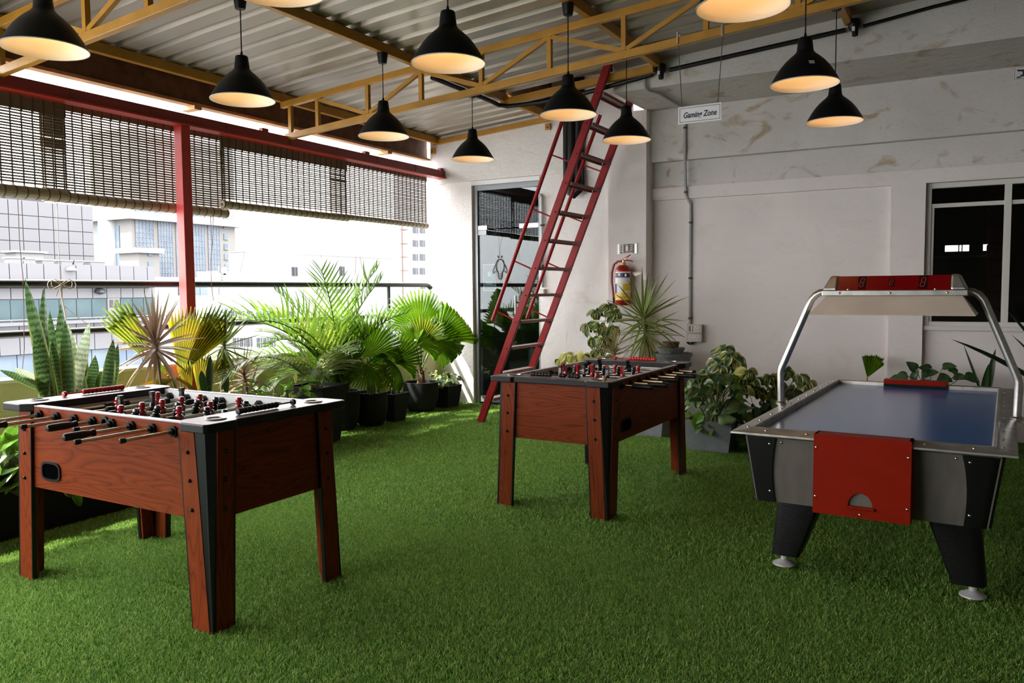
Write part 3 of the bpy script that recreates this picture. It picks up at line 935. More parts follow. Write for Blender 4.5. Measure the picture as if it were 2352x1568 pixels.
def foosball(label, loc, rotz, scale, outs, counters, poses, men_jitter):
    T = thing('foosball_table', label, 'foosball table', loc, rotz, 'foosball tables', scale)
    # cabinet panels
    for s in (-1, 1):
        pn = MB().box(-HX + .09, HX - .09, s * HY - .012 if s > 0 else -HY, s * HY if s > 0 else -HY + .012, .50, .922).build('side_panel', 'wood_x', T)
        MB().box(-HX + .05, HX - .05, s * (HY - .022) - .01, s * (HY - .022) + .01, .80, .922).build('inner_wall', 'pitch_white', T)
        MB().box(-HX + .08, HX - .08, s * (HY - .016) - .0165, s * (HY - .016) + .0165, .922, .927).build('side_top_strip', 'edge_grey', T)
        MB().box(s * HX - .012 if s > 0 else -HX, s * HX if s > 0 else -HX + .012, -HY + .07, HY - .07, .50, .895).build('end_panel', 'wood_y', T)
        MB().box(s * (HX - .165) - .01, s * (HX - .165) + .01, -HY + .03, HY - .03, .80, .897).build('goal_wall', 'pitch_white', T)
        MB().box(s * (HX - .177) - .003, s * (HX - .177) + .003, -.11, .11, .80, .868).build('goal_mouth', 'matte_black', T)
    MB().box(-HX + .012, HX - .012, -HY + .012, HY - .012, .505, .52).build('bottom_panel', 'wood_x', T)
    MB().box(-HX + .17, HX - .17, -HY + .032, HY - .032, .785, .80).build('playfield', 'pitch_green', T)
    m = MB()
    m.box(-.003, .003, -HY + .04, HY - .04, .80, .8012)
    m.lathe([(.088, .80), (.094, .80), (.094, .8012), (.088, .8012)], 28, closed=True)
    for s in (-1, 1):
        m.box(s * .40 - .003, s * .40 + .003, -.2, .2, .80, .8012)
        m.box(min(s * .40, s * (HX - .18)), max(s * .40, s * (HX - .18)), -.203, -.197, .80, .8012)
        m.box(min(s * .40, s * (HX - .18)), max(s * .40, s * (HX - .18)), .197, .203, .80, .8012)
    m.build('field_lines', 'pitch_white', T)
    # end caps with wings over the corners
    for s in (-1, 1):
        poly = [(HX - .175, -HY - .001), (HX - .12, -HY - .045), (HX + .03, -HY - .045), (HX + .045, -HY - .03), (HX + .045, -HY + .12), (HX + .03, -HY + .14), (HX + .03, HY - .14), (HX + .045, HY - .12),
                (HX + .045, HY + .03), (HX + .03, HY + .045), (HX - .12, HY + .045), (HX - .175, HY + .001)]
        poly = [(s * a, b) for a, b in poly]
        c = MB().prism(poly, 'z', .897, .934).build('end_cap_board', 'plastic_black', T, bevel=.004)
        poly2 = [(s * (a - .006 if a > HX else a + .003), b * .985) for a, b in [(s * p[0], p[1]) for p in poly]]
        MB().prism(poly2, 'z', .934, .9355).build('cap_laminate', 'cap_wood', c)
        for sy in (-1, 1):
            inst('cup_ring', RING, c, (s * (HX - .055), sy * (HY - .095), .9355))
            inst('cup_well', CUP, c, (s * (HX - .055), sy * (HY - .095), .9355))
    # legs
    zt = .896
    for sx in (-1, 1):
        for sy in (-1, 1):
            g = thing_part('leg', T)
            f0, f1 = .018, 0.0
            ys = sorted((sy * HY, sy * (HY + .016)))
            pl = [(HX - .164, zt), (HX - .066, zt), (HX - .004, 0), (HX - .112, 0)]
            MB().prism([(sx * a, z) for a, z in pl], 'y', *ys).build('leg_plank', 'wood_z', g)
            xs_ = sorted((sx * HX, sx * (HX + .016)))
            pl2 = [(HY - .135, zt), (HY - .042, zt), (HY - .004, 0), (HY - .10, 0)]
            MB().prism([(sy * a, z) for a, z in pl2], 'x', *xs_).build('leg_plank', 'wood_z', g)
            # inner faces of the leg box
            MB().hexa([(sx * (HX - .112), sy * (HY - .02), 0), (sx * (HX - .02), sy * (HY - .02), 0), (sx * (HX - .02), sy * HY, 0), (sx * (HX - .112), sy * HY, 0)],
                      [(sx * (HX - .14), sy * (HY - .02), .5), (sx * (HX - .06), sy * (HY - .02), .5), (sx * (HX - .06), sy * HY, .5), (sx * (HX - .14), sy * HY, .5)]).build('leg_back', 'wood_z', g)
            MB().hexa([(sx * (HX - .02), sy * (HY - .10), 0), (sx * HX, sy * (HY - .10), 0), (sx * HX, sy * (HY - .02), 0), (sx * (HX - .02), sy * (HY - .02), 0)],
                      [(sx * (HX - .02), sy * (HY - .12), .5), (sx * HX, sy * (HY - .12), .5), (sx * HX, sy * (HY - .05), .5), (sx * (HX - .02), sy * (HY - .05), .5)]).build('leg_back', 'wood_z', g)
            # tapering black corner moulding
            o = .013
            MB().hexa([(sx * (HX - .004), sy * (HY + o), 0), (sx * (HX + o), sy * (HY + o), 0), (sx * (HX + o), sy * (HY - .004), 0), (sx * (HX - .02), sy * (HY - .02), 0)],
                      [(sx * (HX - .068), sy * (HY + o), zt), (sx * (HX - .020), sy * (HY - .004), zt), (sx * (HX + o), sy * (HY - .044), zt), (sx * (HX - .09), sy * (HY - .09), zt)]).build('corner_moulding', 'plastic_black', g)
            # black edge bands on the inner edges
            MB().prism([(sx * (HX - .170), zt), (sx * (HX - .164), zt), (sx * (HX - .112), 0), (sx * (HX - .118), 0)], 'y', *sorted((sy * (HY - .004), sy * (HY + .0165)))).build('edge_band', 'plastic_black', g)
            MB().prism([(sy * (HY - .142), zt), (sy * (HY - .135), zt), (sy * (HY - .10), 0), (sy * (HY - .107), 0)], 'x', *sorted((sx * (HX - .004), sx * (HX + .0165)))).build('edge_band', 'plastic_black', g)
            for z in (.80, .675, .545):
                k = (zt - z) / zt
                inst('bolt', BOLT, g, (sx * (HX - .115 + .06 * k), sy * (HY + .016), z), (0, 0, 0 if sy < 0 else math.pi))
                inst('bolt', BOLT, g, (sx * (HX + .016), sy * (HY - .088 + .04 * k), z), (0, 0, -sx * math.pi / 2 if False else (math.pi / 2 if sx > 0 else -math.pi / 2)))
    # ball return opening on the handle side, and ball entry ring
    oval = lambda a, b_, n=20: [(-.435 + a * (abs(math.cos(t)) ** .6) * (1 if math.cos(t) >= 0 else -1), .598 + b_ * (abs(math.sin(t)) ** .6) * (1 if math.sin(t) >= 0 else -1)) for t in np.linspace(0, 2 * math.pi, n, endpoint=False)]
    rr = MB()
    A, B_ = oval(.082, .050), oval(.070, .039)
    n = len(A)
    for yv, pol in ((-HY, A), (-HY - .008, A), (-HY - .008, B_), (-HY + .0, B_)):
        rr.v += [(p[0], yv, p[1]) for p in pol]
    for i in range(3):
        for j in range(n): rr.f.append((i * n + j, i * n + (j + 1) % n, (i + 1) * n + (j + 1) % n, (i + 1) * n + j))
    q = rr.build('ball_return_rim', 'plastic_black', T, True)
    MB().prism(B_, 'y', -HY - .0015, -HY + .001).build('ball_return_shade', 'hole_shade_black', q)  # flat black sheet painting the shade inside the ball return
    q = MB().lathe([(.020, -.010), (.030, -.010), (.033, -.003), (.033, 0), (.020, 0)], 20, (.03, -HY, .882), 'y', closed=True).build('ball_entry', 'plastic_black', T, True)
    MB().lathe([(0, -.002), (.021, -.002)], 16, (.03, -HY, .882), 'y').build('ball_entry_shade', 'hole_shade_black', q)  # black disc standing in for the dark of the entry hole
    # rods and men
    npl = [3, 2, 3, 5, 5, 3, 2, 3]
    npl[0] = npl[7] = 1
    team = 'rrkrkrkk'
    for i in range(8):
        x = (i - 3.5) * .148 + .008
        near, far = outs[i]
        rod = MB().tube([(0, -HY - near + .004, 0), (0, HY + far - .004, 0)], .0078, 10).build('rod', 'chrome', T, True)
        rod.location = (x, 0, .882)
        hn = team[i] == 'r'
        if hn:
            inst('handle', HANDLE, rod, (0, -HY - near, 0)); inst('end_cap', ENDCAP, rod, (0, HY + far, 0), (0, 0, math.pi))
        else:
            inst('end_cap', ENDCAP, rod, (0, -HY - near, 0)); inst('handle', HANDLE, rod, (0, HY + far, 0), (0, 0, math.pi))
        inst('bearing', BEARING, T, (x, -HY, .882)); inst('bearing', BEARING, T, (x, HY, .882), (0, 0, math.pi))
        inst('bearing', BEARING, T, (x, -HY + .032, .882), (0, 0, math.pi)); inst('bearing', BEARING, T, (x, HY - .032, .882))
        k = npl[i]
        gap = {1: .2, 2: .24, 3: .185, 5: .118}[k]
        sh = (far - near) * .5 if False else men_jitter[i]
        for j in range(k):
            yy = (j - (k - 1) / 2) * gap + sh
            inst('player', PM[team[i]], rod, (0, yy, 0), (poses[i] if False else 0, poses[i], 0))
        e = (k - 1) / 2 * gap
        for sgn in (-1, 1):
            inst('bumper', BUMPER, rod, (0, sh + sgn * (e + .05), 0))
    # score counters on both ends
    for s, (colr, lay) in counters.items():
        g = thing_part('score_counter', T)
        xx = s * (HX - .06)
        MB().tube([(xx, -.17, .952), (xx, .17, .952)], .004, 8).build('wire', 'bead_red' if colr == 'r' else 'plastic_black', g)
        for e in (-1, 1):
            MB().lathe([(0, -.01), (.014, -.008), (.016, 0), (.014, .008), (0, .01)], 12, (xx, e * .17, .951), 'y').build('end_stop', 'bead_red' if colr == 'r' else 'plastic_black', g, True)
        for yy in lay:
            inst('bead', BEAD[colr], g, (xx, yy, .952))
    return T


def thing_part(name, parent):
    o = bpy.data.objects.new(name, None)
    COL.objects.link(o)
    o.parent = parent
    o.empty_display_size = .05
    return o


mat('cap_wood', (0.15, 0.105, 0.09), 0.36, 0.0, var=0.25, vscale=4, stretch=(1, 8, 1))
f = R(180)
foosball('cherry wood foosball table nearest the camera, left of the other table', (-3.58, 2.71, 0), 0, None,
         [(.43, .02), (.39, .02), (.262, .16), (.227, .13), (.193, .20), (.328, .05), (.37, .05), (.267, .16)],
         {-1: ('r', [.155 - .0235 * i for i in range(10)]), 1: ('k', [-.155 + .0235 * i for i in range(10)])},
         [R(80), 0, f, 0, R(20), 0, 0, 0], [.02, .05, .03, -.02, -.05, .04, .02, -.12])
foosball('cherry wood foosball table beside the red ladder with a red counter at its far end', (-2.385, 5.50, 0), math.pi / 2 - R(1.0), (1.05, 1.02, .972),
         [(.22, .12), (.27, .14), (.20, .12), (.23, .12), (.18, .10), (.26, .13), (.14, .13), (.16, .18)],
         {-1: ('k', [.155 - .0235 * i for i in range(6)] + [-.045, -.0685, -.11, -.1335, -.155]), 1: ('r', [-.155 + .0235 * i for i in range(9)])},
         [R(75), R(20), f, R(170), R(10), 0, R(160), R(70)], [.0, -.03, .02, .02, 0, -.03, .04, 0])

b_ = MB().lathe([(0, -.017), (.0085, -.0147), (.0147, -.0085), (.017, 0), (.0147, .0085), (.0085, .0147), (0, .017)], 16).build('table_ball', mat('cork', (0.42, 0.30, 0.15), .8, var=.3, vscale=120), None, True)
bp_ = pxZ(1388, 868, .93)
b_.location = (bp_.x, bp_.y, .9355 * .972 + .017)
tag(b_, 'small cork ball on the near end of the second foosball table', 'ball')

# ================================================================== air hockey table
AX, AY, AR = -0.345, 5.16, R(-2.2)
AH = thing('air_hockey_table', 'air hockey table with a blue top and overhead score display', 'air hockey table', (AX, AY, 0), AR)
hw, hl, zt = .60, 1.27, .80
MB().box(-hw + .07, hw - .07, -hl + .08, hl - .08, .765, .784).build('playing_surface', 'hockey_blue' if 'hockey_blue' in MATS else mat('hockey_blue', (0.030, 0.125, 0.36), 0.2), AH)
# mitred aluminium rails: outer flat flange, inner raised bead, lip down to the surface
rp = [(0.0, .788), (0.0, .797), (.006, .800), (.070, .804), (.078, .813), (.090, .815), (.096, .807), (.098, .785), (.098, .770), (.06, .770), (.05, .788)]   # (inset, z)


def rail(side):
    b = MB()
    n = len(rp)
    for e in (-1, 1):
        for (d, z) in rp:
            if side in 'NF':
                sy = -1 if side == 'N' else 1
                b.v.append((e * (hw - d), sy * (hl - d), z))
            else:
                sx = -1 if side == 'L' else 1
                b.v.append((sx * (hw - d), e * (hl - d), z))
    b.f = [(i, (i + 1) % n, n + (i + 1) % n, n + i) for i in range(n)]
    return b.build('rim_rail', 'aluminium', AH, True, 30)


for sd in 'NFLR': rail(sd)
SCREW = MB().lathe([(.0075, 0), (.007, .003), (.004, .0055), (0, .006)], 10).mesh('screw', 'chrome', True)
for e in (-1, 1):
    for i in range(11):
        inst('screw', SCREW, AH, (e * (hw - .055), -hl + .12 + i * .23, .805))
for x in (-.44, -.25, .25, .44):
    inst('screw', SCREW, AH, (x, -hl + .05, .8045))
# tapered body: grey panels and black rounded corners
bt_, bb = (.545, 1.20), (.50, 1.16)
z0, z1 = .445, .772


def body_pt(u, w, z):      # u,w in -1..1
    k = (z - z0) / (z1 - z0)
    return (u * (bb[0] + (bt_[0] - bb[0]) * k), w * (bb[1] + (bt_[1] - bb[1]) * k), z)


m = MB()
m.hexa([body_pt(-1, -1, z0), body_pt(1, -1, z0), body_pt(1, 1, z0), body_pt(-1, 1, z0)], [body_pt(-1, -1, z1), body_pt(1, -1, z1), body_pt(1, 1, z1), body_pt(-1, 1, z1)])
m.build('body', 'side_panel_grey', AH)


def corner(sx, sy):
    b = MB()
    prof = []                                   # curved inner edge on the end face, straight on the side
    rows = 9
    for i in range(rows):
        k = i / (rows - 1)
        z = z0 + (z1 - z0) * k
        w = .095 + .055 * k ** 2.2 + .0 * math.sin(k * 3.14)
        c = body_pt(1, 1, z)
        o = .012
        r = .05
        pts = [(c[0] - w, c[1] + o)]
        for a in np.linspace(0, math.pi / 2, 5):
            pts.append((c[0] + o - r + r * math.sin(a), c[1] + o - r + r * math.cos(a)))
        pts.append((c[0] + o, c[1] - .16))
        prof.append([(sx * p[0], sy * p[1], z) for p in pts])
    n = len(prof[0])
    for row in prof: b.v += row
    for i in range(rows - 1):
        for j in range(n - 1):
            b.f.append((i * n + j, i * n + j + 1, (i + 1) * n + j + 1, (i + 1) * n + j))
    c = body_pt(1, 1, z0)
    b.v.append((sx * (c[0] - .1), sy * (c[1] - .1), z0)); q = len(b.v) - 1
    for j in range(n - 1): b.f.append((j, j + 1, q))
    return b.build('corner_cover', 'plastic_black', AH, True, 50)


SCR2 = MB().lathe([(0, -.005), (.004, -.0045), (.007, -.002), (.0075, 0)], 10, (0, 0, 0), 'y').mesh('screw', 'chrome', True)
for sx in (-1, 1):
    for sy in (-1, 1):
        c = corner(sx, sy)
    for (du, z) in ((.12, .74), (.085, .50)):
        p = body_pt(1, 1, z)
        inst('screw', SCR2, AH, (sx * (p[0] - du + .005), -p[1] - .012, z))
    p = body_pt(1, 1, .75)
    inst('screw', SCR2, AH, (sx * (p[0] - .17), -p[1], .75))
# red goal box over the near rail, with the puck slot
g = thing_part('goal_box', AH)
yf = -1.288
g0, g1, gz0, gz1 = -.205, .205, .452, .822
sl = [(.052 * math.cos(a), .505 + .062 * math.sin(a)) for a in np.linspace(0, math.pi, 13)]
m = MB()
out = [(g0, gz0), (g1, gz0), (g1, gz1), (g0, gz1)]
# front sheet with a half-round hole: strips around the slot
m.box(g0, g1, yf, yf + .012, .567, gz1); m.box(g0, g1, yf, yf + .012, gz0, .505)
m.box(g0, -.052, yf, yf + .012, .505, .567); m.box(.052, g1, yf, yf + .012, .505, .567)
for i in range(len(sl) - 1):
    (xa, za), (xb, zb) = sl[i], sl[i + 1]
    m.add([(xa, yf, za), (xb, yf, zb), (xb, yf, .567), (xa, yf, .567), (xa, yf + .012, za), (xb, yf + .012, zb), (xb, yf + .012, .567), (xa, yf + .012, .567)], [(0, 1, 2, 3), (4, 7, 6, 5), (0, 4, 5, 1)])
m.box(g0, g0 + .012, yf + .012, -1.165, gz0, .768); m.box(g1 - .012, g1, yf + .012, -1.165, gz0, .768)
m.box(g0, g0 + .012, yf + .012, -1.185, .768, gz1); m.box(g1 - .012, g1, yf + .012, -1.185, .768, gz1)
m.box(g0, g1, yf + .012, -1.185, gz1 - .012, gz1)
m.build('goal_cover', 'goal_red', g)
MB().box(-.062, .062, yf - .012, yf, .494, .506).build('slot_lip', 'goal_red', g, bevel=.003)
MB().box(-.06, .06, yf + .013, yf + .016, .49, .57).build('slot_back', 'side_panel_grey', g)
for (x, z) in ((g0 + .012, .76), (g0 + .012, .53), (g1 - .012, .75), (g1 - .012, .52), (0, .468)):
    inst('screw', SCR2, g, (x, yf, z))
g = thing_part('goal_box', AH)
m = MB(); m.box(-.2, .2, 1.13, 1.235, .806, .835); m.build('goal_cover', 'goal_red', g)
MB().box(-.2, .2, 1.127, 1.13, .785, .806).build('goal_mouth', 'matte_black', g)
MB().box(-.2, .2, 1.223, 1.235, .46, .806).build('goal_back', 'goal_red', g)
# legs: wide black wedges with levelling feet
for sx in (-1, 1):
    for sy in (-1, 1):
        y0 = sy * .80
        lg = MB()
        for (z, xo, w, d) in ((.45, .455, .235, .20), (.30, .475, .20, .185), (.16, .49, .165, .17), (.085, .498, .145, .16)):
            r = .045
            for (cx, cy, a0) in ((xo - r, d / 2 - r, 0), (xo - w + r * .4, d / 2 - r * .4, 90), (xo - w + r * .4, -d / 2 + r * .4, 180), (xo - r, -d / 2 + r, 270)):
                rr_ = r if a0 in (0, 270) else r * .4
                for a in (0, 30, 60, 90):
                    lg.v.append((sx * (cx + rr_ * math.cos(R(a0 + a))), y0 + cy + rr_ * math.sin(R(a0 + a)), z))
        for i in range(3):
            for j in range(16): lg.f.append((i * 16 + j, i * 16 + (j + 1) % 16, (i + 1) * 16 + (j + 1) % 16, (i + 1) * 16 + j))
        lg.f.append(tuple(range(48, 64)))
        L = lg.build('leg', 'leg_black' if 'leg_black' in MATS else mat('leg_black', (0.004, 0.004, 0.0045), 0.45, spec=.3, var=0.3, vscale=30, bump=0.15, bscale=120), AH, True, 50)
        MB().lathe([(0, 0.0), (.03, 0.0), (.035, .016), (.060, .018), (.059, .023), (.035, .034), (.018, .044), (.017, .09), (0, .09)], 20, (sx * .44, y0, 0)).build('levelling_foot', 'foot_grey', L, True)
# overhead score display on bent tubes
tw = thing_part('score_bridge', AH)
ty = -.235
tp = lambda s: [(s * .602, ty, .79), (s * .606, ty, .995), (s * .600, ty, 1.02), (s * .45, ty, 1.395), (s * .435, ty, 1.43), (s * .412, ty, 1.457), (s * .385, ty, 1.472), (s * .35, ty, 1.474)]
for s in (-1, 1):
    MB().tube(tp(s), .0205, 14).build('bridge_tube', 'steel_satin', tw, True)
    MB().lathe([(.03, 0), (.03, .012), (.022, .02)], 16, (s * .602, ty, .80)).build('tube_flange', 'steel_satin', tw, True)
hs = thing_part('display_housing', AH)
zb, zt2, hxb, hxt = 1.452, 1.568, .365, .325
yb0, yb1, yt0, yt1 = ty - .075, ty + .075, ty - .035, ty + .035
MB().box(-hxb, hxb, yb0, yb1, zb, zb + .032).build('housing_base', 'aluminium', hs, bevel=.004)
for s in (-1, 1):
    MB().hexa([(s * .282, yb0, zb + .032), (s * hxb, yb0, zb + .032), (s * hxb, yb1, zb + .032), (s * .282, yb1, zb + .032)],
              [(s * .282, yt0, zt2), (s * hxt, yt0, zt2), (s * hxt, yt1, zt2), (s * .282, yt1, zt2)]).build('housing_end', 'aluminium', hs, bevel=.012)
MB().hexa([(-.282, yb0 + .006, zb + .032), (.282, yb0 + .006, zb + .032), (.282, yb1 - .006, zb + .032), (-.282, yb1 - .006, zb + .032)],
          [(-.282, yt0 + .004, zt2 - .004), (.282, yt0 + .004, zt2 - .004), (.282, yt1 - .004, zt2 - .004), (-.282, yt1 - .004, zt2 - .004)]).build('display_panel', 'display_red', hs)
tilt = math.atan2(yt0 - yb0, zt2 - zb - .032)
dn = Vector((0, -math.cos(tilt), math.sin(tilt)))


def seg_digit(x, h, w):
    zc = 1.526
    yy = yb0 + .006 + (zc - zb - .032) * math.tan(tilt) - .004
    o = MB().box(-w * .95, w * .95, -.0012, .0012, -h * .72, h * .72).build('digit_box', 'digit_box', hs)
    o.location = (x, yy, zc); o.rotation_euler = (-tilt, 0, 0)
    b = MB()
    sh = lambda z: z * .18
    t_ = h * .085
    def seg(x0, z0_, x1, z1_):
        b.bar((x0 + sh(z0_), -.002, z0_), (x1 + sh(z1_), -.002, z1_), .002, t_, (0, 1, 0) if False else (-(z1_ - z0_), 0, x1 - x0))
    W, H2 = w * .45, h * .5
    for z in (-H2, 0, H2): b.bar((-W + sh(z) + t_ * .6, -.002, z), (W + sh(z) - t_ * .6, -.002, z), .002, t_)
    for xx in (-W, W):
        for za, zb_ in ((-H2 + t_ * .5, -t_ * .5), (t_ * .5, H2 - t_ * .5)):
            b.bar((xx + sh(za), -.002, za), (xx + sh(zb_), -.002, zb_), .002, t_, (1, 0, 0))
    p = b.build('digit', 'digit_red', o)


seg_digit(-.155, .052, .02); seg_digit(-.005, .033, .014); seg_digit(.152, .054, .021)
for x in (-.27, -.008, .27): inst('screw', SCR2, hs, (x, yb0, zb + .016))
for x in (-.225, .212): inst('screw', SCR2, hs, (x, yb0 + .01, zb + .036))
# flared reflector below
m = MB()
T4 = [(-.34, yb0 + .01, zb), (.34, yb0 + .01, zb), (.34, yb1 - .01, zb), (-.34, yb1 - .01, zb)]
B4 = [(-.408, ty - .21, 1.352), (.408, ty - .21, 1.352), (.408, ty + .21, 1.352), (-.408, ty + .21, 1.352)]
m.add(T4 + B4, [(0, 1, 5, 4), (1, 2, 6, 5), (2, 3, 7, 6), (3, 0, 4, 7)])
rf = m.build('lamp_reflector', 'reflector', hs)
md = rf.modifiers.new('thick', 'SOLIDIFY'); md.thickness = .004

# ================================================================== pendant lamps
prof = [(.22, 0), (.207, .03), (.18, .075), (.155, .112), (.127, .145), (.095, .175), (.07, .195), (.056, .212), (.053, .22), (.0515, .235), (.044, .295), (.040, .303), (.012, .305)]
OUT = MB().shell(prof + [(0.0005, .306)], 40).mesh('shade', 'shade_black', True, 60)
inn = [(.22, 0), (.2175, .0015), (.2045, .0315), (.1775, .076), (.1525, .1115), (.1245, .1435), (.0925, .173), (.067, .192), (.05, .208), (.0005, .2085)]
INN = MB().shell(inn, 40).mesh('shade_lining', 'shade_inner', True, 60)
RIM = MB().lathe([(.2185, -.002), (.2225, -.002), (.2225, .003), (.2185, .003)], 40, closed=True).mesh('rim', 'edge_grey')
BULB = MB().lathe([(0, .118), (.018, .122), (.028, .136), (.028, .152), (.018, .178), (.014, .2)], 14).mesh('bulb', 'bulb', True)
CUPM = MB().lathe([(.030, 0), (.036, .004), (.048, .085), (.048, .09)], 20).mesh('ceiling_cup', 'plastic_black', True, 40)
GLAND = MB().lathe([(.012, .300), (.008, .325), (.004, .34)], 10).mesh('cord_grip', 'plastic_black', True)
LAMPS = [(-4.47, 2.642, 'black dome lamp in the top left corner of the photo'),
         (-4.47, 4.032, 'black dome pendant lamp hanging in front of the eave, second of its row'),
         (-4.47, 5.60, 'black dome pendant lamp overlapping the lower chord of the truss'),
         (-4.47, 7.05, 'smallest black dome pendant lamp, hanging above the glass door wall'),
         (-2.72, 2.665, 'dome lamp showing only its glowing rim at the top edge'),
         (-2.72, 4.03, 'large black dome pendant lamp in the middle of the roof'),
         (-2.72, 5.68, 'black dome pendant lamp hanging in front of the ladder top'),
         (-2.72, 6.90, 'black dome pendant lamp just left of the gaming zone sign'),
         (-0.97, 3.97, 'large dome lamp cut by the top edge above the gaming zone sign'),
         (-0.97, 5.66, 'black dome pendant lamp with a small sticker on its shade'),
         (-0.97, 7.05, 'black dome pendant lamp partly behind the lamp with the sticker')]
for i, (x, y_, lab) in enumerate(LAMPS):
    zl = 2.85
    t = thing('pendant_lamp', lab, 'lamp', (x, y_, zl), random.uniform(0, 6), 'black dome pendant lamps')
    sh = inst('shade', OUT, t)
    inst('rim', RIM, sh)
    inst('shade_lining', INN, t)
    inst('bulb', BULB, t)
    inst('cord_grip', GLAND, t)
    h = rz(x) - zl
    MB().tube([(0, 0, .33), (0, 0, h - .08)], .0042, 6).build('cord', 'plastic_black', t)
    inst('ceiling_cup', CUPM, t, (0, 0, h - .09))
    if 'sticker' in lab and 'behind' not in lab:
        a = -t.rotation_euler[2] + math.atan2(-y_, -x) + .25
        st = MB().box(-.017, .017, -.0008, .0008, -.017, .017).build('sticker', 'box_beige', sh)
        st.location = (.166 * math.cos(a), .166 * math.sin(a), .102)
        st.rotation_euler = Euler((R(-42), 0, a + math.pi / 2 ), 'XYZ')
    ld = bpy.data.lights.new('lamp_light', 'POINT')
    ld.energy = 0.155
    ld.color = (1.0, 0.54, 0.21)
    ld.shadow_soft_size = .03
    lo = bpy.data.objects.new('lamp_light', ld)
    COL.objects.link(lo)
    lo.parent = t
    lo.location = (0, 0, .085)
# ================================================================== red ladder with handrails
t = thing('steel_ladder', 'red steel ladder with handrails leaning up to the roof hatch', 'ladder', (-4.79, 8.01, 0))
SL = 0.416
yl, yr_ = -.40, .405
for yy in (yl, yr_):
    st = MB().bar((0.03, yy, 0.0), (SL * 3.95 + .03, yy, 3.95), .045, .078, (-.923, 0, .384)).build('stringer', 'red_steel', t, bevel=.003)
for k in range(12):
    z = .285 + .2925 * k
    x = SL * z + .03
    rg = MB().box(x - .055, x + .05, yl + .02, yr_ - .02, z - .004, z).build('tread', 'tread_steel', t)
    MB().box(x - .06, x - .055, yl + .02, yr_ - .02, z - .032, z + .001).build('tread_lip', 'tread_edge', rg)
    MB().box(x + .05, x + .055, yl + .02, yr_ - .02, z - .03, z + .001).build('tread_lip', 'tread_edge', rg)
    bn = MB()
    for yy in (yl - .026, yr_ + .026):
        bn.tube([(x, yy - .012, z - .015), (x, yy + .012, z - .015)], .008, 6)
    bn.build('bolt', 'rusty_steel', rg)
off = Vector((-.923, 0, .384)) * .285
for (yy, zt_h) in ((yl, 3.20), (yr_, 3.35)):
    pts = [Vector((SL * z + .03, yy, z)) + off for z in (1.05, zt_h)]
    MB().tube([pts[0], pts[1]], .021, 12).build('handrail', 'red_steel', t, True)
    for z in (1.16, 1.71, 2.26, 2.815):
        a = Vector((SL * z + .03, yy, z))
        MB().tube([a, a + off], .0085, 8).build('rail_strut', 'red_steel', t, True)

# ================================================================== pipes and cables
def cable(name, pts, r, mt, label, cat='conduit', n=8, clips=()):
    o0 = Vector(pts[0])
    t = thing(name, label, cat, tuple(o0))
    MB().tube([Vector(p) - o0 for p in pts], r, n).build('run', mt, t, True)
    for c in clips:
        MB().lathe([(r + .001, -.012), (r + .006, -.010), (r + .006, .010), (r + .001, .012)], 10, tuple(Vector(c) - o0)).build('clip', 'rusty_steel', t)
    return t


t = thing('black_pipes', 'bundle of black wrapped pipes on the wall behind the ladder', 'pipe', (-4.14, 8.80, 2.70))
for i, (dx, dy, r, zb) in enumerate(((-.1, .0, .042, .0), (-.03, -.02, .05, -.06), (.05, .0, .05, -.03), (.11, .01, .022, .04))):
    MB().tube([(dx, dy, zb), (dx, dy, zb + .02), (dx + .01 * math.sin(i), dy, .5), (dx, dy, 1.5)], r, 12).build('pipe', 'plastic_black', t, True)
MB().tube([(-.03, -.03, -.06), (.02, -.06, -.09), (.09, -.02, -.02), (.11, .0, .1)], .03, 8).build('loose_end', 'matte_black', t, True)
cable('black_cable', [(-4.47 - .04, 6.4, rz(-4.5) - .02), (-4.50, 7.45, rz(-4.5) - .03), (-4.49, 7.62, rz(-4.5) - .045), (-4.40, 7.66, rz(-4.4) - .07), (-4.0, 7.69, rz(-4.0) - .10), (-3.5, 7.72, rz(-3.5) - .095), (-2.80, 7.79, rz(-2.8) - .04)],
      .024, 'plastic_black', 'black cable conduit along the front edge of the roof hatch')
cable('black_cable', [(-2.62, 7.80, rz(-2.62) - .03), (-1.7, 7.80, rz(-1.7) - .03), (-1.0, 7.80, rz(-1.0) - .03)], .022, 'plastic_black', 'thick black cable on the beam between the two spotlights')
cable('black_cable', [(-.85, 7.805, rz(-.85) - .03), (-.3, 7.805, rz(-.3) + .0), (.5, 7.805, rz(.5) + .01), (1.5, 7.805, rz(1.5) + .01)], .016, 'plastic_black', 'black cable on the beam right of the lamp with the sticker')
for (x, lab) in ((-2.70, 'small black spotlight at the roof edge left of the sign'), (-.92, 'small black spotlight at the roof edge above the stacked lamps')):
    t = thing('spotlight', lab, 'spotlight', (x, 7.76, rz(x) - .01))
    MB().lathe([(0, -.055), (.03, -.055), (.05, -.03), (.055, 0), (.05, .04), (0, .045)], 14).build('body', 'plastic_black', t, True)
    MB().lathe([(.012, -.11), (.025, -.105), (.028, -.05)], 12, (0.01, -.01, 0)).build('nozzle', 'plastic_black', t, True)
    MB().box(-.012, .012, -.06, -.045, -.07, -.035).build('label_tag', 'cap_white', t)
    MB().box(-.05, -.02, .02, .08, -.03, .06).build('bracket', 'plastic_black', t)
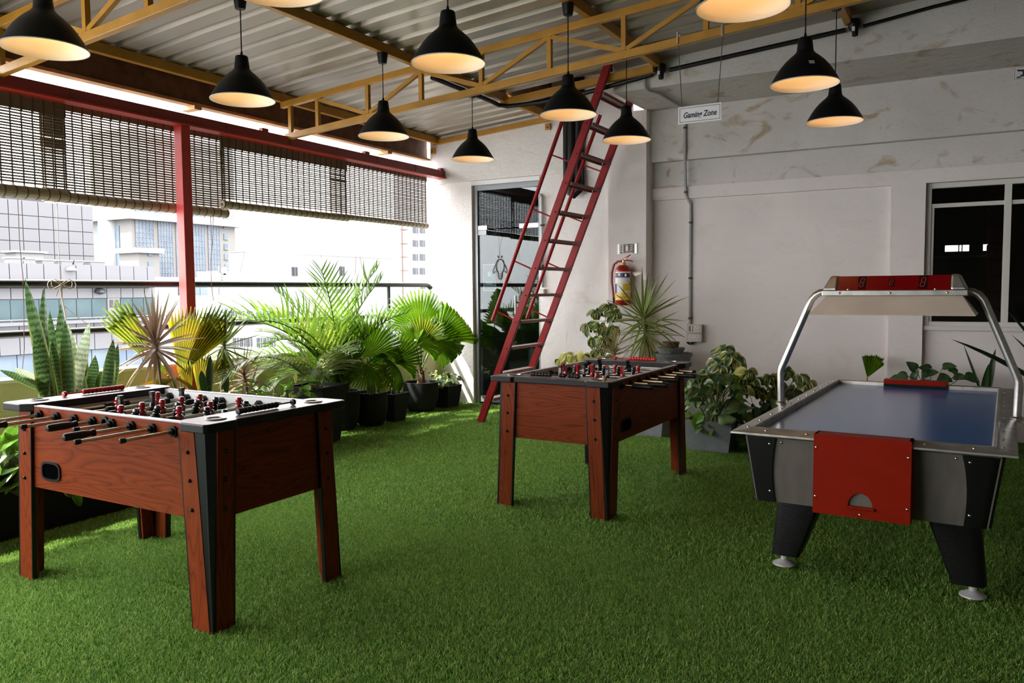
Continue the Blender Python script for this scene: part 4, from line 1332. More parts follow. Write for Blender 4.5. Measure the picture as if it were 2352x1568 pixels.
cable('wall_conduit', [(-2.86, 7.80, 3.67), (-2.88, 7.80, 3.60), (-2.87, 7.80, 3.53), (-2.85, 7.83, 3.505), (-2.80, 8.0, 3.508), (-2.787, 8.80, 3.508), (-2.785, 8.838, 3.49), (-2.785, 8.842, 3.42), (-2.785, 8.842, 2.96), (-2.787, 8.87, 2.75), (-2.785, 8.885, 2.56), (-2.76, 8.91, 2.50), (-2.745, 8.938, 2.45), (-2.745, 8.94, 1.09)],
      .0155, 'conduit_grey', 'grey conduit running from the beam down to the sockets', clips=((-2.785, 8.842, 3.30), (-2.787, 8.885, 2.59), (-2.745, 8.94, 2.25), (-2.745, 8.94, 1.62), (-2.745, 8.94, 1.16)))
cable('wall_conduit', [(-4.66, 8.90, 2.665), (-4.625, 8.855, 2.675), (-4.60, 8.85, 2.65), (-4.60, 8.85, 2.58), (-4.605, 8.855, 1.53)], .018, 'conduit_grey', 'dark grey conduit on the wall right of the glass door',
      clips=((-4.6, 8.85, 2.3), (-4.603, 8.85, 1.8)))
t = thing('junction_box', 'small cream box below the conduit by the door', 'box', (-4.61, 8.88, 1.46))
MB().box(-.045, .045, -.05, 0, -.035, .05).build('body', 'box_beige', t, bevel=.006)
MB().box(-.035, .035, -.054, -.05, -.025, .04).build('cover', 'socket_face', t, bevel=.003)

# switch and socket boxes
def sockets(z, label, up):
    t = thing('socket_box', label, 'socket', (-2.682, YR, z), group='socket boxes on the back wall')
    MB().box(-.085, .085, -.055, 0, -.048, .048).build('body', 'box_beige', t, bevel=.005)
    MB().box(-.088, .088, -.066, -.055, -.05, .05).build('frame', 'box_beige', t, bevel=.004)
    p = MB().box(-.062, .062, -.069, -.066, -.033, .033).build('plate', 'socket_face', t)
    if up:
        MB().box(-.06, -.01, -.0705, -.069, -.031, .031).build('dark_inset', 'socket_dark', p)  # dark plate behind the switch
        MB().box(-.036, -.018, -.076, -.0705, -.025, .028).build('switch', 'socket_face', p, bevel=.002)
    m = MB()
    for cx in ((.032,) if up else (-.032, .032)):
        m.box(cx - .004, cx + .004, -.0702, -.069, .012, .02)
        for s in (-1, 1): m.box(cx + s * .013 - .004, cx + s * .013 + .004, -.0702, -.069, -.018, -.008)
    m.build('socket_holes', 'socket_dark', p)
    return t


sockets(1.045, 'upper grey socket box with a switch on the back wall', True)
sockets(.942, 'lower grey double socket box on the back wall', False)
t = thing('cable_coil', 'dark grey cable coil below the socket boxes', 'cable', (-2.73, YR - .03, .885))
MB().tube([(.045 * math.cos(a) * (1 - .02 * i), -.01 * (i % 3), .018 * math.sin(a)) for i, a in enumerate(np.linspace(0, 14, 36))], .009, 6).build('loops', 'rail_black', t, True)

# ================================================================== hanging sign
t = thing('hanging_sign', 'white Gaming Zone sign hanging from the yellow truss', 'sign', (-1.793, 6.05, 2.825), 0)
MB().box(-.168, .168, -.004, .004, -.066, .066).build('board', 'sign_white', t, bevel=.001)
m = MB()
for (x0, x1, z0, z1) in ((-.155, .155, .0505, .0535), (-.155, .155, -.0535, -.0505), (-.155, -.152, -.0535, .0535), (.152, .155, -.0535, .0535)): m.box(x0, x1, -.0052, -.0042, z0, z1)
m.build('border_line', 'ink', t)
o = inst('lettering', text_mesh('Gaming Zone', .056, 'ink', .25, .0013, .0006), t, (0, -.0055, -.004), (R(90), 0, 0))
o.scale = (.83, 1.08, 1)
zc = 3.065 + .0745 * (-1.8 + 6) - 2.825
for s in (-1, 1):
    MB().tube([(s * .135, 0, .045), (s * .14, 0, .09), (s * .17, 0.0, zc - .01)], .003, 5).build('cord', 'wire_brown', t)
    MB().tube([(s * .14 + .012 * math.cos(a), 0, .075 + .02 * math.sin(a)) for a in np.linspace(-1.2, 4.0, 12)], .0022, 5).build('hook', 'steel_satin', t)
    m = MB()
    for (y0, y1, z0, z1) in ((-.031, -.028, -.002, .075), (.028, .031, -.002, .075)): m.box(s * .17 - .006, s * .17 + .006, y0, y1, zc + z0 - .008, zc + z1 - .005)
    m.box(s * .17 - .006, s * .17 + .006, -.031, .031, zc - .013, zc - .010)
    m.box(s * .17 - .006, s * .17 + .006, -.031, .031, zc + .071, zc + .074)
    m.build('strap', 'twine', t)

# security camera sign on the upper wall
t = thing('camera_sign', 'white surveillance camera sign cut by the right photo edge', 'sign', (.52, YR - .102, 3.468))
MB().box(-.19, .19, -.006, 0, -.06, .06).build('board', 'sign_white', t)
m = MB()
for (x0, x1, z0, z1) in ((-.182, .182, .052, .055), (-.182, .182, -.055, -.052), (-.182, -.179, -.055, .055), (.179, .182, -.055, .055)): m.box(x0, x1, -.0072, -.006, z0, z1)
m.add([(-.165, -.0075, .032), (-.02, -.0075, .012), (-.03, -.0075, -.008), (-.16, -.0075, .016)], [(0, 1, 2, 3)])
m.box(-.118, -.10, -.0075, -.006, -.02, .018); m.box(-.135, -.10, -.0075, -.006, -.036, -.02); m.box(-.165, -.13, -.0075, -.006, -.046, -.034)
m.build('camera_symbol', 'ink', t)
inst('lettering', text_mesh('S', .045, 'ink', 0, .001, .0005), t, (-.065, -.0072, -.03), (R(90), 0, 0))

# ================================================================== fire extinguisher and its sign
t = thing('fire_extinguisher', 'red fire extinguisher with a yellow and blue label on the pilaster', 'extinguisher', (-3.433, 8.62, 1.315))
MB().lathe([(0, 0), (.085, 0), (.092, .012), (.092, .39), (.086, .42), (.06, .452), (.03, .465)], 28).build('cylinder', 'ext_red', t, True)
MB().lathe([(.033, .455), (.035, .463), (.033, .485), (.022, .49)], 18).build('neck_ring', 'ext_yellow', t, True)
MB().tube([(0, 0, .48), (0, 0, .515)], .016, 10).build('valve', 'steel_satin', t)
MB().bar((-.025, 0, .515), (.055, 0, .55), .02, .014).build('handle', 'ext_red', t)
MB().tube([(-.02, 0, .508), (.05, 0, .515), (.10, 0, .507), (.115, 0, .495)], .007, 6).build('grip', 'ext_red', t)
MB().tube([(-.02, 0, .515), (.035, 0, .55), (.085, 0, .575)], .009, 6).build('lever', 'ext_red', t)
MB().lathe([(0, -.012), (.014, -.012), (.014, .0)], 12, (.03, -.012, .53), 'y').build('gauge', 'cap_white', t)
MB().tube([(-.01, -.01, .505), (-.06, -.01, .505), (-.11, -.012, .47), (-.135, -.015, .38), (-.135, -.018, .27), (-.12, -.02, .16), (-.112, -.02, .09)], .013, 10).build('hose', 'hose_red', t, True)
MB().tube([(-.112, -.02, .09), (-.105, -.02, -.01)], .014, 8).build('nozzle', 'plastic_black', t)


def band(z0, z1, a0, a1, mt, nm, r=.0928):
    b = MB(); n = 12
    for a in np.linspace(a0, a1, n): b.v += [(r * math.cos(R(a)), r * math.sin(R(a)), z0), (r * math.cos(R(a)), r * math.sin(R(a)), z1)]
    b.f = [(2 * i, 2 * i + 2, 2 * i + 3, 2 * i + 1) for i in range(n - 1)]
    return b.build(nm, mt, t)


band(.10, .385, 190, 350, 'ext_cream', 'label')
band(.318, .368, 194, 346, 'ext_blue', 'label_band', .0933)
band(.255, .31, 215, 335, 'cap_white', 'label_band', .0933)
band(.14, .245, 196, 240, 'ext_blue', 'label_field', .0933)
band(.15, .245, 246, 285, 'cap_white', 'label_field', .0933)
band(.17, .245, 290, 342, 'ext_yellow', 'label_field', .0933)
band(.105, .14, 194, 346, 'ext_yellow', 'label_field', .0933)
band(.06, .095, 185, 355, 'ext_yellow', 'label_band', .0930)
for (a, z) in ((225, .345), (262, .35), (305, .343)):
    MB().lathe([(0, -.002), (.016, -.002), (.016, 0)], 12, (.0938 * math.cos(R(a)), .0938 * math.sin(R(a)), z), 'y').build('label_mark', 'ext_cream', t)
MB().box(-.03, .03, .08, .105, .30, .42).build('wall_hook', 'steel_satin', t)

t = thing('extinguisher_sign', 'green and red glass sign above the fire extinguisher', 'sign', (-3.425, 8.73, 1.965))
MB().box(-.122, .122, -.012, -.002, -.060, .062).build('glass_plate', 'sign_green', t, bevel=.002)
MB().box(-.044, .085, -.0135, -.012, -.05, .055).build('red_field', 'sign_red', t)
MB().box(-.094, -.050, -.0135, -.012, -.054, .055).build('white_field', 'cap_white', t)
m = MB(); m.box(-.088, -.056, -.0145, -.0135, -.05, -.035); m.box(-.088, -.082, -.0145, -.0135, -.03, .05)
m.box(-.075, -.060, -.0145, -.0135, .03, .048); m.box(-.072, -.060, -.0145, -.0135, .005, .024); m.box(-.075, -.062, -.0145, -.0135, -.024, -.002)
m.build('red_print', 'sign_red', t)
m = MB(); m.box(-.02, .012, -.0145, -.0135, -.025, .03); m.box(-.012, .004, -.0145, -.0135, .03, .045); m.box(-.03, .004, -.0145, -.0135, .042, .047)
for i in range(3):
    m.add([(.03, -.0145, -.02 + .026 * i), (.045, -.0145, -.012 + .026 * i), (.07, -.0145, .006 + .02 * i), (.066, -.0145, -.004 + .02 * i), (.045, -.0145, -.022 + .026 * i)], [(0, 1, 2, 3, 4)])
m.build('pictogram', 'sign_green', t)
o = inst('lettering', text_mesh('FIRE EXTINGUISHER', .0105, 'sign_green', 0, 0.0003, .0004), t, (.02, -.0142, -.04), (R(90), 0, 0))
for s in (-1, 1): MB().box(s * .106 - .011, s * .106 + .011, -.0135, -.012, -.055, .057).build('clip', 'patch_steel', t)

# ================================================================== the city beyond the parapet
def facade_panels(parent, xb, cols, rows, mt, gap=.016, name='panel', depth=.08):
    """cols: list of y edges, rows: list of z edges"""
    for i in range(len(cols) - 1):
        for j in range(len(rows) - 1):
            MB().box(xb, xb + depth, cols[i] + gap, cols[i + 1] - gap, rows[j] + gap, rows[j + 1] - gap).build(name, mt, parent)


def ycol(px, xb, py=600): return pxX(px, py, xb).y
def zrow(py, xb, px=150): return pxX(px, py, xb).z


# panel-clad building with terraces (near left)
xb = -34.0
B = thing('office_building', 'grey panel office building with teal window strips at the left', 'building', (0, 0, 0))
pe = [-62, -22, 18.8, 59, 98, 136.6, 172, 207, 241, 273, 304.5, 335.7, 353.6]
cols = [ycol(p, xb, 620) for p in pe]
y0, y1 = cols[0] - 8, cols[-1]
zt = zrow(606, xb)
MB().box(xb - 9, xb, y0, y1, -30, zt - .02).build('core', 'joint_grey', B)
facade_panels(B, xb, cols, [zrow(647, xb), zt], 'panel_grey')
MB().box(xb, xb + .5, y0, y1 - .3, zrow(660, xb), zrow(653, xb)).build('ledge', 'panel_grey', B)
pe2 = [-60, -18, 22, 62, 100, 140, 175, 210, 243, 275, 303, 330, 353.6]
facade_panels(B, xb, [ycol(p, xb, 670) for p in pe2], [zrow(686, xb), zrow(661, xb)], 'panel_grey')
for a, b_ in ((-60, -20), (-18, 22), (24, 88), (90, 134), (136, 174), (176, 209), (211, 243), (277, 303), (305, 328), (330, 352)):
    MB().box(xb - .05, xb + .03, ycol(a, xb, 710), ycol(b_, xb, 710), zrow(734, xb), zrow(687, xb)).build('window', 'glass_teal', B)
dd = MB().box(xb - .03, xb + .06, ycol(246, xb, 710), ycol(274, xb, 710), zrow(728, xb), zrow(686, xb)).build('door', 'stone_beige', B)
for a, b_ in ((250, 258), (262, 270)): MB().box(xb + .06, xb + .08, ycol(a, xb, 700), ycol(b_, xb, 700), zrow(708, xb), zrow(690, xb)).build('door_pane', 'glass_dark', dd)
MB().box(xb, xb + .9, y0, y1 + .4, zrow(742, xb), zrow(735, xb)).build('ledge', 'panel_grey', B)
MB().tube([(xb + .8, y0, zrow(730, xb)), (xb + .8, y1 + .3, zrow(730, xb))], .03, 6).build('terrace_rail', 'panel_grey', B)
for i in range(10):
    yy = y0 + (y1 - y0) * i / 9
    MB().tube([(xb + .8, yy, zrow(742, xb)), (xb + .8, yy, zrow(730, xb))], .025, 5).build('rail_post', 'panel_grey', B)
pe3 = [-60, -14, 33, 80, 122, 164, 205, 245, 285, 322, 356]
facade_panels(B, xb + .3, [ycol(p, xb, 770) for p in pe3], [zrow(806, xb), zrow(760, xb), zrow(743, xb)], 'panel_grey')
for a, b_ in zip(pe3[:-1], pe3[1:]):
    MB().box(xb + .1, xb + .2, ycol(a + 1, xb, 830), ycol(b_ - 1, xb, 830), zrow(870, xb), zrow(807, xb)).build('window', 'glass_blue', B)
for (px_, py_, s) in ((159, 621, .25),):
    MB().lathe([(0, -.05), (s, 0), (s * .7, .12), (0, .18)], 10, (xb + .1, ycol(px_, xb), zrow(py_, xb))).build('wall_lamp', 'stone_white', B)
MB().lathe([(0, -.1), (.28, 0), (.2, .15), (0, .2)], 10, (xb + .15, ycol(226, xb, 672), zrow(672, xb))).build('wall_lamp', 'glass_dark', B)

# white rooftop units standing on its roof
RU = [(16, 48, 593, 'leftmost low white rooftop unit on the grey office roof'), (46, 74, 594, 'second low white rooftop unit on the grey office roof'), (89, 118, 596, 'third low white rooftop unit on the grey office roof'),
      (133, 161, 597, 'fourth low white rooftop unit on the grey office roof'), (162, 186, 598, 'fifth low white rooftop unit on the grey office roof'), (200, 234, 598, 'low white rooftop unit nearest the blue glass tower')]
for a, b_, py_, lab in RU:
    xr = xb - 1.6
    ya, yb = ycol(a, xr), ycol(b_, xr)
    t = thing('rooftop_unit', lab, 'rooftop unit', (xr, ya, zt - .02), group='rooftop units on the grey office')
    w, hgt = yb - ya, max(.25, zrow(py_, xr) - zt)
    MB().hexa([(-.25, .06, 0), (.2, .06, 0), (.2, w - .06, 0), (-.25, w - .06, 0)], [(-.3, 0, hgt * .8), (.25, 0, hgt * .8), (.25, w, hgt * .8), (-.3, w, hgt * .8)]).build('body', 'white_render', t)
    MB().box(-.33, .28, -.03, w + .03, hgt * .8, hgt).build('lid', 'white_render', t)
xr = xb - 4
t = thing('roof_cabin', 'white flat cabin on the grey office roof', 'cabin', (xr, ycol(30, xr), zt - .02))
w = ycol(92, xr) - ycol(30, xr)
MB().box(-.6, .3, 0, w, 0, zrow(583, xr) - zt).build('walls', 'stone_white', t)
MB().box(-.7, .4, -.15, w + .15, zrow(583, xr) - zt, zrow(579, xr) - zt).build('roof', 'white_render', t)

# tall panel block behind it
xb = -50.0
A = thing('panel_block', 'tall grey tiled block behind the terrace office', 'building', (0, 0, 0))
pe = [-90, -53, -17, 18.8, 50.9, 87.5, 121, 155, 187.5, 213]
cols = [ycol(p, xb, 520) for p in pe]
rows = [zrow(y_, xb, 0) for y_ in (640, 611, 581, 551, 521, 490.5, 454)]
MB().box(xb - 20, xb, cols[0] - 10, cols[-1], -30, rows[-1] - .03).build('core', 'joint_grey', A)
facade_panels(A, xb, cols, rows, 'panel_grey', .022)
for a, z, s in ((8, 451, .5), (55, 458, 1.2)):
    MB().box(xb - 4, xb - 2, ycol(a, xb, 455), ycol(a, xb, 455) + s * 2, rows[-1] - .1, rows[-1] + .5).build('roof_plant', 'glass_dark', A)

# blue glass tower
xb = -100.0
Tw = thing('glass_tower', 'pale stone tower with tall blue glass strips left of centre', 'building', (0, 0, 0))
yc0, yc1 = ycol(303, xb, 560), ycol(541, xb, 560)
zc_ = pxX(303, 500, xb).z
ztop = 24.0
xbk = pxY(214, 560, yc0).x
MB().box(xbk, xb, yc0, yc1, -30, ztop).build('core', 'stone_beige', Tw)
MB().box(xbk - 1, xb + .9, yc0 - .9, yc1 + .9, zc_ - .2, zc_ + .5).build('cornice', 'stone_white', Tw)
MB().box(xbk - 1, xb + .5, yc0 - .5, yc1 + .5, zc_ + .5, zc_ + .9).build('cornice', 'stone_white', Tw)
zg0 = pxX(303, 720, xb).z


def tower_strip(a, b_, py0, py1, parent, xx, floors, mulls):
    ya, yb = ycol(a, xx, 560), ycol(b_, xx, 560)
    za, zb = pxX(a, py1, xx).z, pxX(a, py0, xx).z
    g = MB().box(xx - .1, xx + .08, ya, yb, za, zb).build('glass_strip', 'glass_blue', parent)
    m = MB()
    for i in range(floors + 1):
        z = za + (zb - za) * i / floors
        m.box(xx + .08, xx + .14, ya, yb, z - .05, z + .05)
    for i in range(mulls + 1):
        y_ = ya + (yb - ya) * i / mulls
        m.box(xx + .08, xx + .14, y_ - .04, y_ + .04, za, zb)
    m.build('mullion_grid', 'roof_far', g)


tower_strip(312, 353, 500, 566, Tw, xb, 6, 5)
tower_strip(364, 396, 504, 650, Tw, xb, 12, 5)
tower_strip(404, 414, 506, 650, Tw, xb, 12, 2)
tower_strip(444, 470, 511, 700, Tw, xb, 14, 4)
tower_strip(478, 504, 514, 650, Tw, xb, 12, 4)
for py_ in (517, 542, 565, 588, 612, 635):
    w_ = MB().box(xb, xb + .1, ycol(514, xb, 560), ycol(522, xb, 560), zrow(py_ + 6, xb, 518), zrow(py_ - 5, xb, 518)).build('window', 'glass_blue', Tw)
    MB().box(xb, xb + .25, ycol(513, xb, 560), ycol(523, xb, 560), zrow(py_ + 8, xb, 518), zrow(py_ + 6.5, xb, 518)).build('sill', 'stone_white', w_)
for a, b_, p0, p1 in ((311, 346, 478, 488), (357, 371, 479, 490), (443, 462, 482, 499), (470, 477, 485, 501), (513, 521, 481, 503)):
    MB().box(xb, xb + .1, ycol(a, xb, 490), ycol(b_, xb, 490), zrow(p1, xb, a), zrow(p0, xb, a)).build('window', 'glass_blue', Tw)
# street-side face looking along the balcony: piers and glass
yv = yc0


def Pm(px, py): return pxY(px, py, yv)


for a, b_, p0, p1 in ((225, 233, 518, 610), (267, 274, 518, 610)):
    q0, q1 = Pm(a, p1), Pm(b_, p0)
    MB().box(q0.x, q1.x, yv - .1, yv + .05, q0.z, q1.z).build('glass_strip', 'glass_blue', Tw)
for a, b_ in ((234, 266),):
    q0, q1 = Pm(a, 612), Pm(b_, 505)
    MB().lathe([((q1.x - q0.x) / 2, q0.z), ((q1.x - q0.x) / 2, q1.z)], 24, ((q0.x + q1.x) / 2, yv + .6, 0)).build('round_pier', 'white_render', Tw, True)
lo = thing_part('corner_block', Tw)
q0, q1 = pxX(318, 570, xb + 4), pxX(365, 570, xb + 4)
xk = pxY(273, 570, q0.y).x
MB().box(xk, xb + 4, q0.y, q1.y, -30, q0.z).build('walls', 'stone_beige', lo)
MB().box(xk - .4, xb + 4.5, q0.y - .5, q1.y + .5, q0.z - .6, q0.z + .1).build('cornice', 'stone_white', lo)
for py_ in (582, 606):
    a = pxX(340, py_ + 6, xb + 4); c = pxX(349, py_ - 5, xb + 4)
    MB().box(xb + 4, xb + 4.1, a.y, c.y, a.z, c.z).build('window', 'glass_blue', lo)

# white low building in the middle
xb = -42.0
D = thing('white_building', 'low white building with two rows of dark windows behind the palms', 'building', (0, 0, 0))
MB().box(xb - 2, xb, ycol(356, xb, 700), ycol(905, xb, 700), -30, pxX(450, 678, xb).z).build('core', 'white_render', D)
MB().box(xb - 2.5, xb - .2, ycol(372, xb, 700), ycol(470, xb, 700), -10, pxX(400, 636, xb).z).build('stair_block', 'white_render', D)
MB().box(xb - 3, xb - 1, ycol(525, xb, 700), ycol(575, xb, 700), -10, pxX(545, 622, xb).z).build('upper_block', 'white_render', D)


def win(parent, xx, a, b_, p0, p1, mt='glass_dark', nm='window'):
    w_ = MB().box(xx - .02, xx + .04, ycol(a, xx, (p0 + p1) / 2), ycol(b_, xx, (p0 + p1) / 2), pxX(a, p1, xx).z, pxX(a, p0, xx).z).build(nm, mt, parent)
    ym = (ycol(a, xx, (p0 + p1) / 2) + ycol(b_, xx, (p0 + p1) / 2)) / 2
    MB().box(xx + .04, xx + .08, ym - .03, ym + .03, pxX(a, p1, xx).z, pxX(a, p0, xx).z).build('glazing_bar', 'roof_far', w_)


for a in (515, 531, 548, 567): win(D, xb, a, a + 13, 714, 734)
for a in (589, 604, 619, 634, 650, 665): win(D, xb, a, a + 11, 715, 729)
for a in (535, 551, 566): win(D, xb, a, a + 13, 776, 796)
for a in (590, 605, 620): win(D, xb, a, a + 12, 776, 797)
win(D, xb - .15, 410, 444, 653, 679, 'glass_dark')
win(D, xb - .15, 444, 475, 655, 679, 'glass_blue')
# big blown-out white building
xb = -58.0
Fb = thing('white_building', 'large plain white building with two small windows above the palms', 'building', (0, 0, 0))
MB().box(xb - 2, xb, ycol(562, xb, 650), ycol(925, xb, 650), -30, pxX(700, 585, xb).z).build('core', 'white_render', Fb)
MB().box(xb - 2, xb + .02, ycol(561, xb, 650), ycol(926, xb, 650), pxX(700, 585, xb).z, pxX(700, 583, xb).z).build('coping', 'white_render', Fb)
win(Fb, xb, 670, 683, 613, 633); win(Fb, xb, 780, 791, 612, 632); win(Fb, xb, 764, 790, 664, 674, 'stone_beige'); win(Fb, xb, 838, 880, 716, 722)
# right-hand white block with paired windows and an outside stair
xb = -46.0
Eb = thing('white_block', 'white block with paired dark windows beside the door wall', 'building', (0, 0, 0))
MB().box(xb - 1.5, xb, ycol(938, xb, 600), ycol(1120, xb, 600), -30, 14).build('core', 'white_render', Eb)
for py_ in (520, 551, 583, 615, 648):
    for a in (948, 964): win(Eb, xb, a, a + 12, py_, py_ + 15)
MB().box(xb - .02, xb + .05, ycol(933, xb, 690), ycol(965, xb, 690), pxX(950, 672, xb).z, pxX(950, 638, xb).z).build('grey_patch', 'roof_far', Eb)
xf = xb + 1.0
yy = ycol(924, xf, 580)
t = thing('fire_escape', 'rusty outside stair pole with small landings beside the white block', 'stair', (xf, yy, 0))
MB().tube([(0, 0, -5), (0, 0, pxX(924, 505, xf).z)], .07, 6).build('pole', 'rust_pole', t)
for py_ in (527, 559, 590, 621):
    z = pxX(924, py_, xf).z
    MB().box(-.3, .3, 0, .55, z - .05, z + .03).build('landing', 'rust_pole', t)
    MB().tube([(0, .1, z), (0, .5, z + .6)], .02, 5).build('flight_rail', 'rust_pole', t)
    MB().tube([(0, .5, z), (0, .12, z + .35)], .015, 5).build('flight_rail', 'rust_pole', t)
# satellite mast on the low white building
xm = -43.0
t = thing('antenna_mast', 'white dish antenna mast right of the red post', 'antenna', (xm, ycol(503, xm, 650), pxX(450, 678, -42.0).z))
MB().tube([(0, 0, 0), (0, 0, 1.9)], .05, 6).build('mast', 'roof_far', t)
for i, (dy, z) in enumerate(((.3, 1.6), (-.15, 1.2), (.35, 1.15), (-.35, .7))):
    MB().lathe([(0, 0), (.2, .02), (.28, .09)], 14, (.1, dy, z), 'x').build('dish', 'white_render', t, True)
# ground far below
struct(MB().box(-200, -6.6, -60, 200, -30.5, -30).build('ground', 'street_grey'), 'street level far below the terrace')
# ================================================================== plants
leafmat('lf_snake', (0.26, 0.30, 0.06), (0.022, 0.07, 0.014), None, 0.25, 0.4, band=(7.0, (0.15, 0.22, 0.09), 0.75), split=0.98)
leafmat('lf_snake_pale', (0.50, 0.52, 0.30), (0.42, 0.47, 0.32), None, 0.4, 0.4, band=(6.0, (0.10, 0.17, 0.08), 0.7), split=0.98)  # paler leaf copy, backlight put into its colour
leafmat('lf_snake_dark', (0.05, 0.085, 0.02), (0.012, 0.038, 0.010), None, 0.1, 0.4, band=(5.0, (0.04, 0.075, 0.02), 0.5), split=1.0)
leafmat('lf_drac_red', (0.26, 0.12, 0.09), (0.20, 0.20, 0.10), None, 0.3, 0.4, split=0.55)
leafmat('lf_drac_green', (0.36, 0.40, 0.11), (0.09, 0.16, 0.03), None, 0.3, 0.4, split=0.7)
leafmat('lf_drac_dry', (0.32, 0.22, 0.10), (0.22, 0.20, 0.08), None, 0.3, 0.6, split=0.6)
leafmat('lf_brown', (0.16, 0.08, 0.05), (0.10, 0.05, 0.035), None, 0.2, 0.6, split=0.6)
leafmat('lf_varieg', (0.52, 0.49, 0.15), (0.05, 0.115, 0.03), None, 0.3, 0.38, split=0.84)
leafmat('lf_varieg2', (0.05, 0.10, 0.03), (0.36, 0.36, 0.10), None, 0.3, 0.38, split=0.55)
leafmat('lf_yellow', (0.66, 0.62, 0.20), (0.52, 0.52, 0.13), None, 0.45, 0.4, split=0.6)
leafmat('lf_pothos', (0.22, 0.42, 0.04), (0.14, 0.33, 0.03), (0.34, 0.48, 0.10), 0.45, 0.35, split=0.9)
leafmat('lf_dark', (0.022, 0.065, 0.018), (0.035, 0.085, 0.025), (0.07, 0.13, 0.05), 0.25, 0.38, split=0.9)
leafmat('lf_ivy', (0.09, 0.19, 0.04), (0.17, 0.27, 0.10), (0.28, 0.36, 0.16), 0.3, 0.4, split=0.75)
mat('lf_areca', (0.14, 0.25, 0.018), 0.42, var=0.5, vscale=2.5, col2=(0.045, 0.115, 0.010), trans=0.42)
mat('lf_areca_y', (0.32, 0.37, 0.045), 0.42, var=0.4, vscale=2.5, col2=(0.11, 0.20, 0.02), trans=0.45)
mat('lf_palm_grey', (0.26, 0.32, 0.12), 0.38, var=0.4, vscale=2.5, col2=(0.12, 0.18, 0.045), trans=0.4)
mat('lf_fan', (0.25, 0.40, 0.016), 0.40, var=0.4, vscale=1.6, col2=(0.10, 0.24, 0.010), trans=0.58)
mat('lf_fan_y', (0.46, 0.48, 0.045), 0.42, var=0.55, vscale=2.2, col2=(0.18, 0.32, 0.02), trans=0.5)
mat('lf_fan_gold', (0.74, 0.56, 0.06), 0.45, var=0.5, vscale=2.6, col2=(0.42, 0.48, 0.04), trans=0.6)
mat('lf_fan_dry', (0.55, 0.34, 0.10), 0.55, var=0.6, vscale=3, col2=(0.30, 0.34, 0.05), trans=0.4)


def lance(name, mt, prof, droop=0.0, fold=0.0, n=9, wave=0.0):
    """blade along +x, half-width 1 in y; prof(t) -> 0..1"""
    b = MB()
    x = z = 0.0
    ys = (-1, -.5, 0, .5, 1)
    for i in range(n + 1):
        t = i / n
        th = -droop * t
        if i:
            x += math.cos(th) / n; z += math.sin(th) / n
        w = max(prof(t), .004)
        for q in ys:
            b.v.append((x, q * w, z + fold * (abs(q) ** 1.3) * w + wave * math.sin(t * 9 + q * 2) * w))
    for i in range(n):
        for j in range(4):
            b.f.append((i * 5 + j, i * 5 + j + 1, (i + 1) * 5 + j + 1, (i + 1) * 5 + j))
    return b.mesh(name, mt, True, 80)


P_snake = lambda t: (.55 + .45 * math.sin(min(t / .55, 1) * math.pi / 2)) * (1 if t < .55 else math.cos((t - .55) / .45 * math.pi / 2) ** .8)
P_strap = lambda t: (.75 + .25 * math.sin(min(1, t * 3) * math.pi / 2)) * (1 - max(0, (t - .3) / .7) ** 1.6)
P_oval = lambda t: max(0.0, math.sin(math.pi * min(1, t ** .9)) ** .8)
P_heart = lambda t: .6 + .4 * math.sin(min(1, t / .22) * math.pi / 2) if t < .22 else math.cos((t - .22) / .78 * math.pi / 2) ** .85
SNAKE = {k: [lance('leaf', m, P_snake, d, .02, 10) for d in (0.0, .25, -.2)] for k, m in (('g', 'lf_snake'), ('p', 'lf_snake_pale'), ('d', 'lf_snake_dark'))}
STRAP = {k: [lance('leaf', m, P_strap, d, .004, 8) for d in (.10, .35, .7, 1.2)] for k, m in (('r', 'lf_drac_red'), ('g', 'lf_drac_green'), ('y', 'lf_drac_dry'), ('b', 'lf_brown'))}
OVAL = {k: [lance('leaflet', m, P_oval, d, .10, 7) for d in (.4, 1.1)] for k, m in (('v', 'lf_varieg'), ('w', 'lf_varieg2'), ('y', 'lf_yellow'), ('d', 'lf_dark'))}
HEART = {k: [lance('leaf', m, P_heart, d, .1, 8, .04) for d in (.3, .9)] for k, m in (('p', 'lf_pothos'), ('d', 'lf_dark'), ('i', 'lf_ivy'), ('y', 'lf_yellow'), ('v', 'lf_varieg'))}


def M_along(p, d, nrm, L, W):
    x = Vector(d).normalized()
    n = Vector(nrm)
    y = n.cross(x)
    if y.length < 1e-4: y = Vector((0, 1, 0)).cross(x)
    y.normalize()
    z = x.cross(y)
    return Matrix(((x.x * L, y.x * W, z.x * L, p[0]), (x.y * L, y.y * W, z.y * L, p[1]), (x.z * L, y.z * W, z.z * L, p[2]), (0, 0, 0, 1)))


def place(me, parent, p, d, nrm, L, W, name='leaf'):
    return inst(name, me, parent, mw=M_along(p, d, nrm, L, W))


